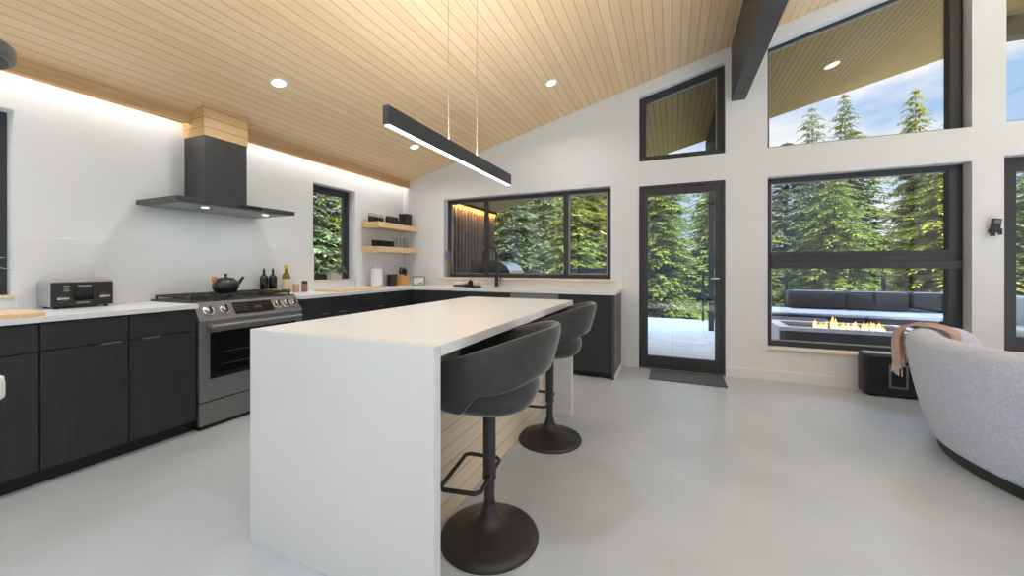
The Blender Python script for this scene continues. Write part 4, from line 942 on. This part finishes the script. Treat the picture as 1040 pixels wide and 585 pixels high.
# ------------------------------------------------------------------ ground and trees
GZ = -2.6
struct('ground', MB().box(-60, 70, -30, 90, GZ - .5, GZ), M['grass'], 'forest floor below the deck', 'ground')
def conifer(seed, H, R, mat, drop=.35, lev=30, loose=1.0):
    r = random.Random(seed)
    tr = MB(); tr.tube([(0, 0, 0), (r.uniform(-.1, .1), r.uniform(-.1, .1), H * .5), (0, 0, H)], .13, 9, rfun=lambda f: 1.2 * (1 - f) + .06)
    V, F = [], []
    def spray(p, d, side, L, w):
        n = len(V); mid = p + d * L * .5 + Vector((0, 0, .02 * L)); tip = p + d * L + Vector((0, 0, -.12 * L))
        V.extend([p, mid + side * w, tip, mid - side * w]); F.append([n, n + 1, n + 2, n + 3])
    for k in range(lev):
        f = k / (lev - 1); z = H * (.04 + .95 * f); br = R * (1 - f) ** .62 * r.uniform(.8, 1.15) + .10; nb = int(11 - 5 * f)
        for b in range(nb):
            a = 2 * PI * (b + r.uniform(-.3, .3)) / nb + k * 1.1; L = br * r.uniform(.65, 1.15); d = Vector((math.cos(a), math.sin(a), 0)); s = Vector((-d.y, d.x, 0)); up = r.uniform(.0, .25)
            nt = max(5, int(L / .085 * loose)); rise = r.uniform(-.05, .3) * (.4 + f)
            for j in range(nt):
                g = (j + 1) / nt
                if g < .12: continue
                p = d * (L * g) + Vector((0, 0, z + L * (rise * g - drop * g * g)))
                tl = min(.38, (.13 + .30 * L * (1 - g))) * r.uniform(.7, 1.2)
                for sd in (-1, 1):
                    dd = (d * r.uniform(.45, .9) + s * sd * r.uniform(.6, 1) + Vector((0, 0, r.uniform(-.45, .1)))).normalized()
                    sv = dd.cross(Vector((r.uniform(-.3, .3), r.uniform(-.3, .3), 1))).normalized(); spray(p, dd, sv, tl, tl * .12 + .012)
                    if tl > .2:
                        p2 = p + dd * tl * .45
                        for q in (-1, 1):
                            d3 = (dd + sv * q * .9 + Vector((0, 0, r.uniform(-.35, .1)))).normalized(); spray(p2, d3, d3.cross(Vector((0, 0, 1))).normalized(), tl * .55, tl * .07 + .008)
                if j == nt - 1: spray(p, (d + Vector((0, 0, -.3))).normalized(), s, .2, .03)
    fo = MB(); fo.add(V, F)
    me1 = _mesh('trunk', tr, M['bark'], Vector((0, 0, 0)), 60); me2 = _mesh('foliage', fo, mat, Vector((0, 0, 0)), 0)
    return me1, me2
VAR = [conifer(1, 8, 2.1, M['needle1'], .30, 44), conifer(2, 8, 2.2, M['needle2'], .40, 42), conifer(3, 8, 2.0, M['needle3'], .35, 40), conifer(4, 8, 2.2, M['needle1'], .45, 42), conifer(5, 8, 1.9, M['needle2'], .28, 44)]
def tree(x, y, h, v, label, group=None, sxy=1.0):
    t = thing('conifer_tree', label, 'tree', (x, y, GZ), random.uniform(0, 6.28), group)
    k = h / 8; t.scale = (k * sxy, k * sxy, k)
    for nm, me in (('trunk', VAR[v][0]), ('foliage', VAR[v][1])):
        o = bpy.data.objects.new(nm, me); COL.objects.link(o); o.parent = t
    return t
LAB = ['yellow green conifer in the woods beyond the deck railing', 'mid green conifer in the woods beyond the deck railing', 'blue green conifer in the woods beyond the deck railing', 'yellow green conifer in the woods beyond the deck railing', 'mid green conifer in the woods beyond the deck railing']
GRP = ['yellow green conifers beyond the railing', 'mid green conifers beyond the railing', 'blue green conifers beyond the railing', 'yellow green conifers beyond the railing', 'mid green conifers beyond the railing']
r = random.Random(21); n = 0
for y, x0, x1, st_, h0, h1 in ((12.6, -11.5, 9.5, 2.2, 6.1, 7.1), (15.4, -15, 13, 2.4, 7.2, 8.4), (19.2, -19, 18, 2.6, 8.6, 9.9)):
    x = x0
    while x < x1:
        v = (n * 2 + (n // 3)) % 5; n += 1
        hh = r.uniform(h0, h1) * (1.12 if x < -1.5 else 1.0)
        tree(x + r.uniform(-.4, .4), y + r.uniform(-.5, .5), hh, v, LAB[v], GRP[v], sxy=1.08); x += st_ * r.uniform(.88, 1.12)
for x, y, h in ((-8.5, 6.2, 8.5), (-7.6, 8.4, 8.0), (-10.2, 8.2, 10), (-9.8, 10.6, 10), (-8.2, 3.2, 9), (-9.5, .8, 9), (-8.6, 4.8, 7), (-11.5, 5.8, 10)):
    v = n % 5; n += 1; tree(x, y, h, v, 'conifer in the woods outside the range wall windows', 'conifers outside the range wall')
# tall ones whose tips stand in the clerestory sky
tree(5.55, 20, 8.08 - GZ, 2, 'tall conifer whose tip shows at the left of the clerestory sky', sxy=.62)
tree(6.66, 20, 8.45 - GZ, 4, 'tall thin conifer whose tip shows second in the clerestory sky', sxy=.5)
tree(8.88, 20, 8.25 - GZ, 0, 'tall conifer whose tip shows at the right of the clerestory sky', sxy=.55)

# ------------------------------------------------------------------ sky and sun
W = bpy.data.worlds.new('sky'); scene.world = W; W.use_nodes = True; nt = W.node_tree; nt.nodes.clear()
def N(tp, **kw):
    nd = nt.nodes.new(tp)
    for k, v in kw.items():
        if hasattr(nd, k): setattr(nd, k, v)
        else: nd.inputs[k].default_value = v
    return nd
tc = N('ShaderNodeTexCoord'); mp = N('ShaderNodeMapping'); mp.inputs['Scale'].default_value = (1, 1, 2.6); nt.links.new(tc.outputs['Generated'], mp.inputs[0])
nz = N('ShaderNodeTexNoise', Scale=2.6, Detail=7, Roughness=.55); nt.links.new(mp.outputs[0], nz.inputs[0])
rp = N('ShaderNodeValToRGB'); rp.color_ramp.elements[0].position = .44; rp.color_ramp.elements[1].position = .58; nt.links.new(nz.outputs[0], rp.inputs[0])
sp = N('ShaderNodeSeparateXYZ'); nt.links.new(tc.outputs['Generated'], sp.inputs[0])
gr = N('ShaderNodeValToRGB'); e = gr.color_ramp.elements; e[0].position = .1; e[0].color = (.40, .54, .70, 1); e[1].position = .42; e[1].color = (.21, .38, .65, 1); nt.links.new(sp.outputs[2], gr.inputs[0])
mx = N('ShaderNodeMix', data_type='RGBA'); nt.links.new(rp.outputs[0], mx.inputs[0]); nt.links.new(gr.outputs[0], mx.inputs[6]); mx.inputs[7].default_value = (.68, .70, .73, 1)
bg = N('ShaderNodeBackground'); nt.links.new(mx.outputs[2], bg.inputs[0])
# unseen sky overhead brightened to light deck and trees, clear blue lower down
hr = N('ShaderNodeMapRange'); hr.inputs[1].default_value = .42; hr.inputs[2].default_value = .8; hr.inputs[3].default_value = 1.0; hr.inputs[4].default_value = 9.0
nt.links.new(sp.outputs[2], hr.inputs[0]); nt.links.new(hr.outputs[0], bg.inputs[1])
wo = N('ShaderNodeOutputWorld'); nt.links.new(bg.outputs[0], wo.inputs[0])
sd = bpy.data.lights.new('sun', 'SUN'); sd.energy = 19; sd.angle = rad(6); sd.color = (.90, .96, 1)
so = bpy.data.objects.new('sun', sd); COL.objects.link(so); so.rotation_euler = (rad(38), 0, rad(45))

# ------------------------------------------------------------------ camera
cd = bpy.data.cameras.new('camera'); cam = bpy.data.objects.new('camera', cd); COL.objects.link(cam)
cd.sensor_fit = 'HORIZONTAL'; cd.sensor_width = 36; cd.lens = 383.35 / 1040 * 36; cd.shift_y = -21.85 / 1040; cd.clip_start = .05; cd.clip_end = 300
cam.location = (0, 0, 1.184); cam.rotation_euler = (rad(90), 0, math.atan((682.62 - 520) / 383.35))
scene.camera = cam
vs = scene.view_settings; vs.view_transform = 'Standard'; vs.look = 'None'; vs.gamma = 1; vs.exposure = .46; vs.use_curve_mapping = False
cy = scene.cycles; cy.use_denoising = True; cy.max_bounces = 10; cy.diffuse_bounces = 5; cy.glossy_bounces = 4; cy.transparent_max_bounces = 16; cy.sample_clamp_indirect = 6; cy.caustics_reflective = False; cy.caustics_refractive = False
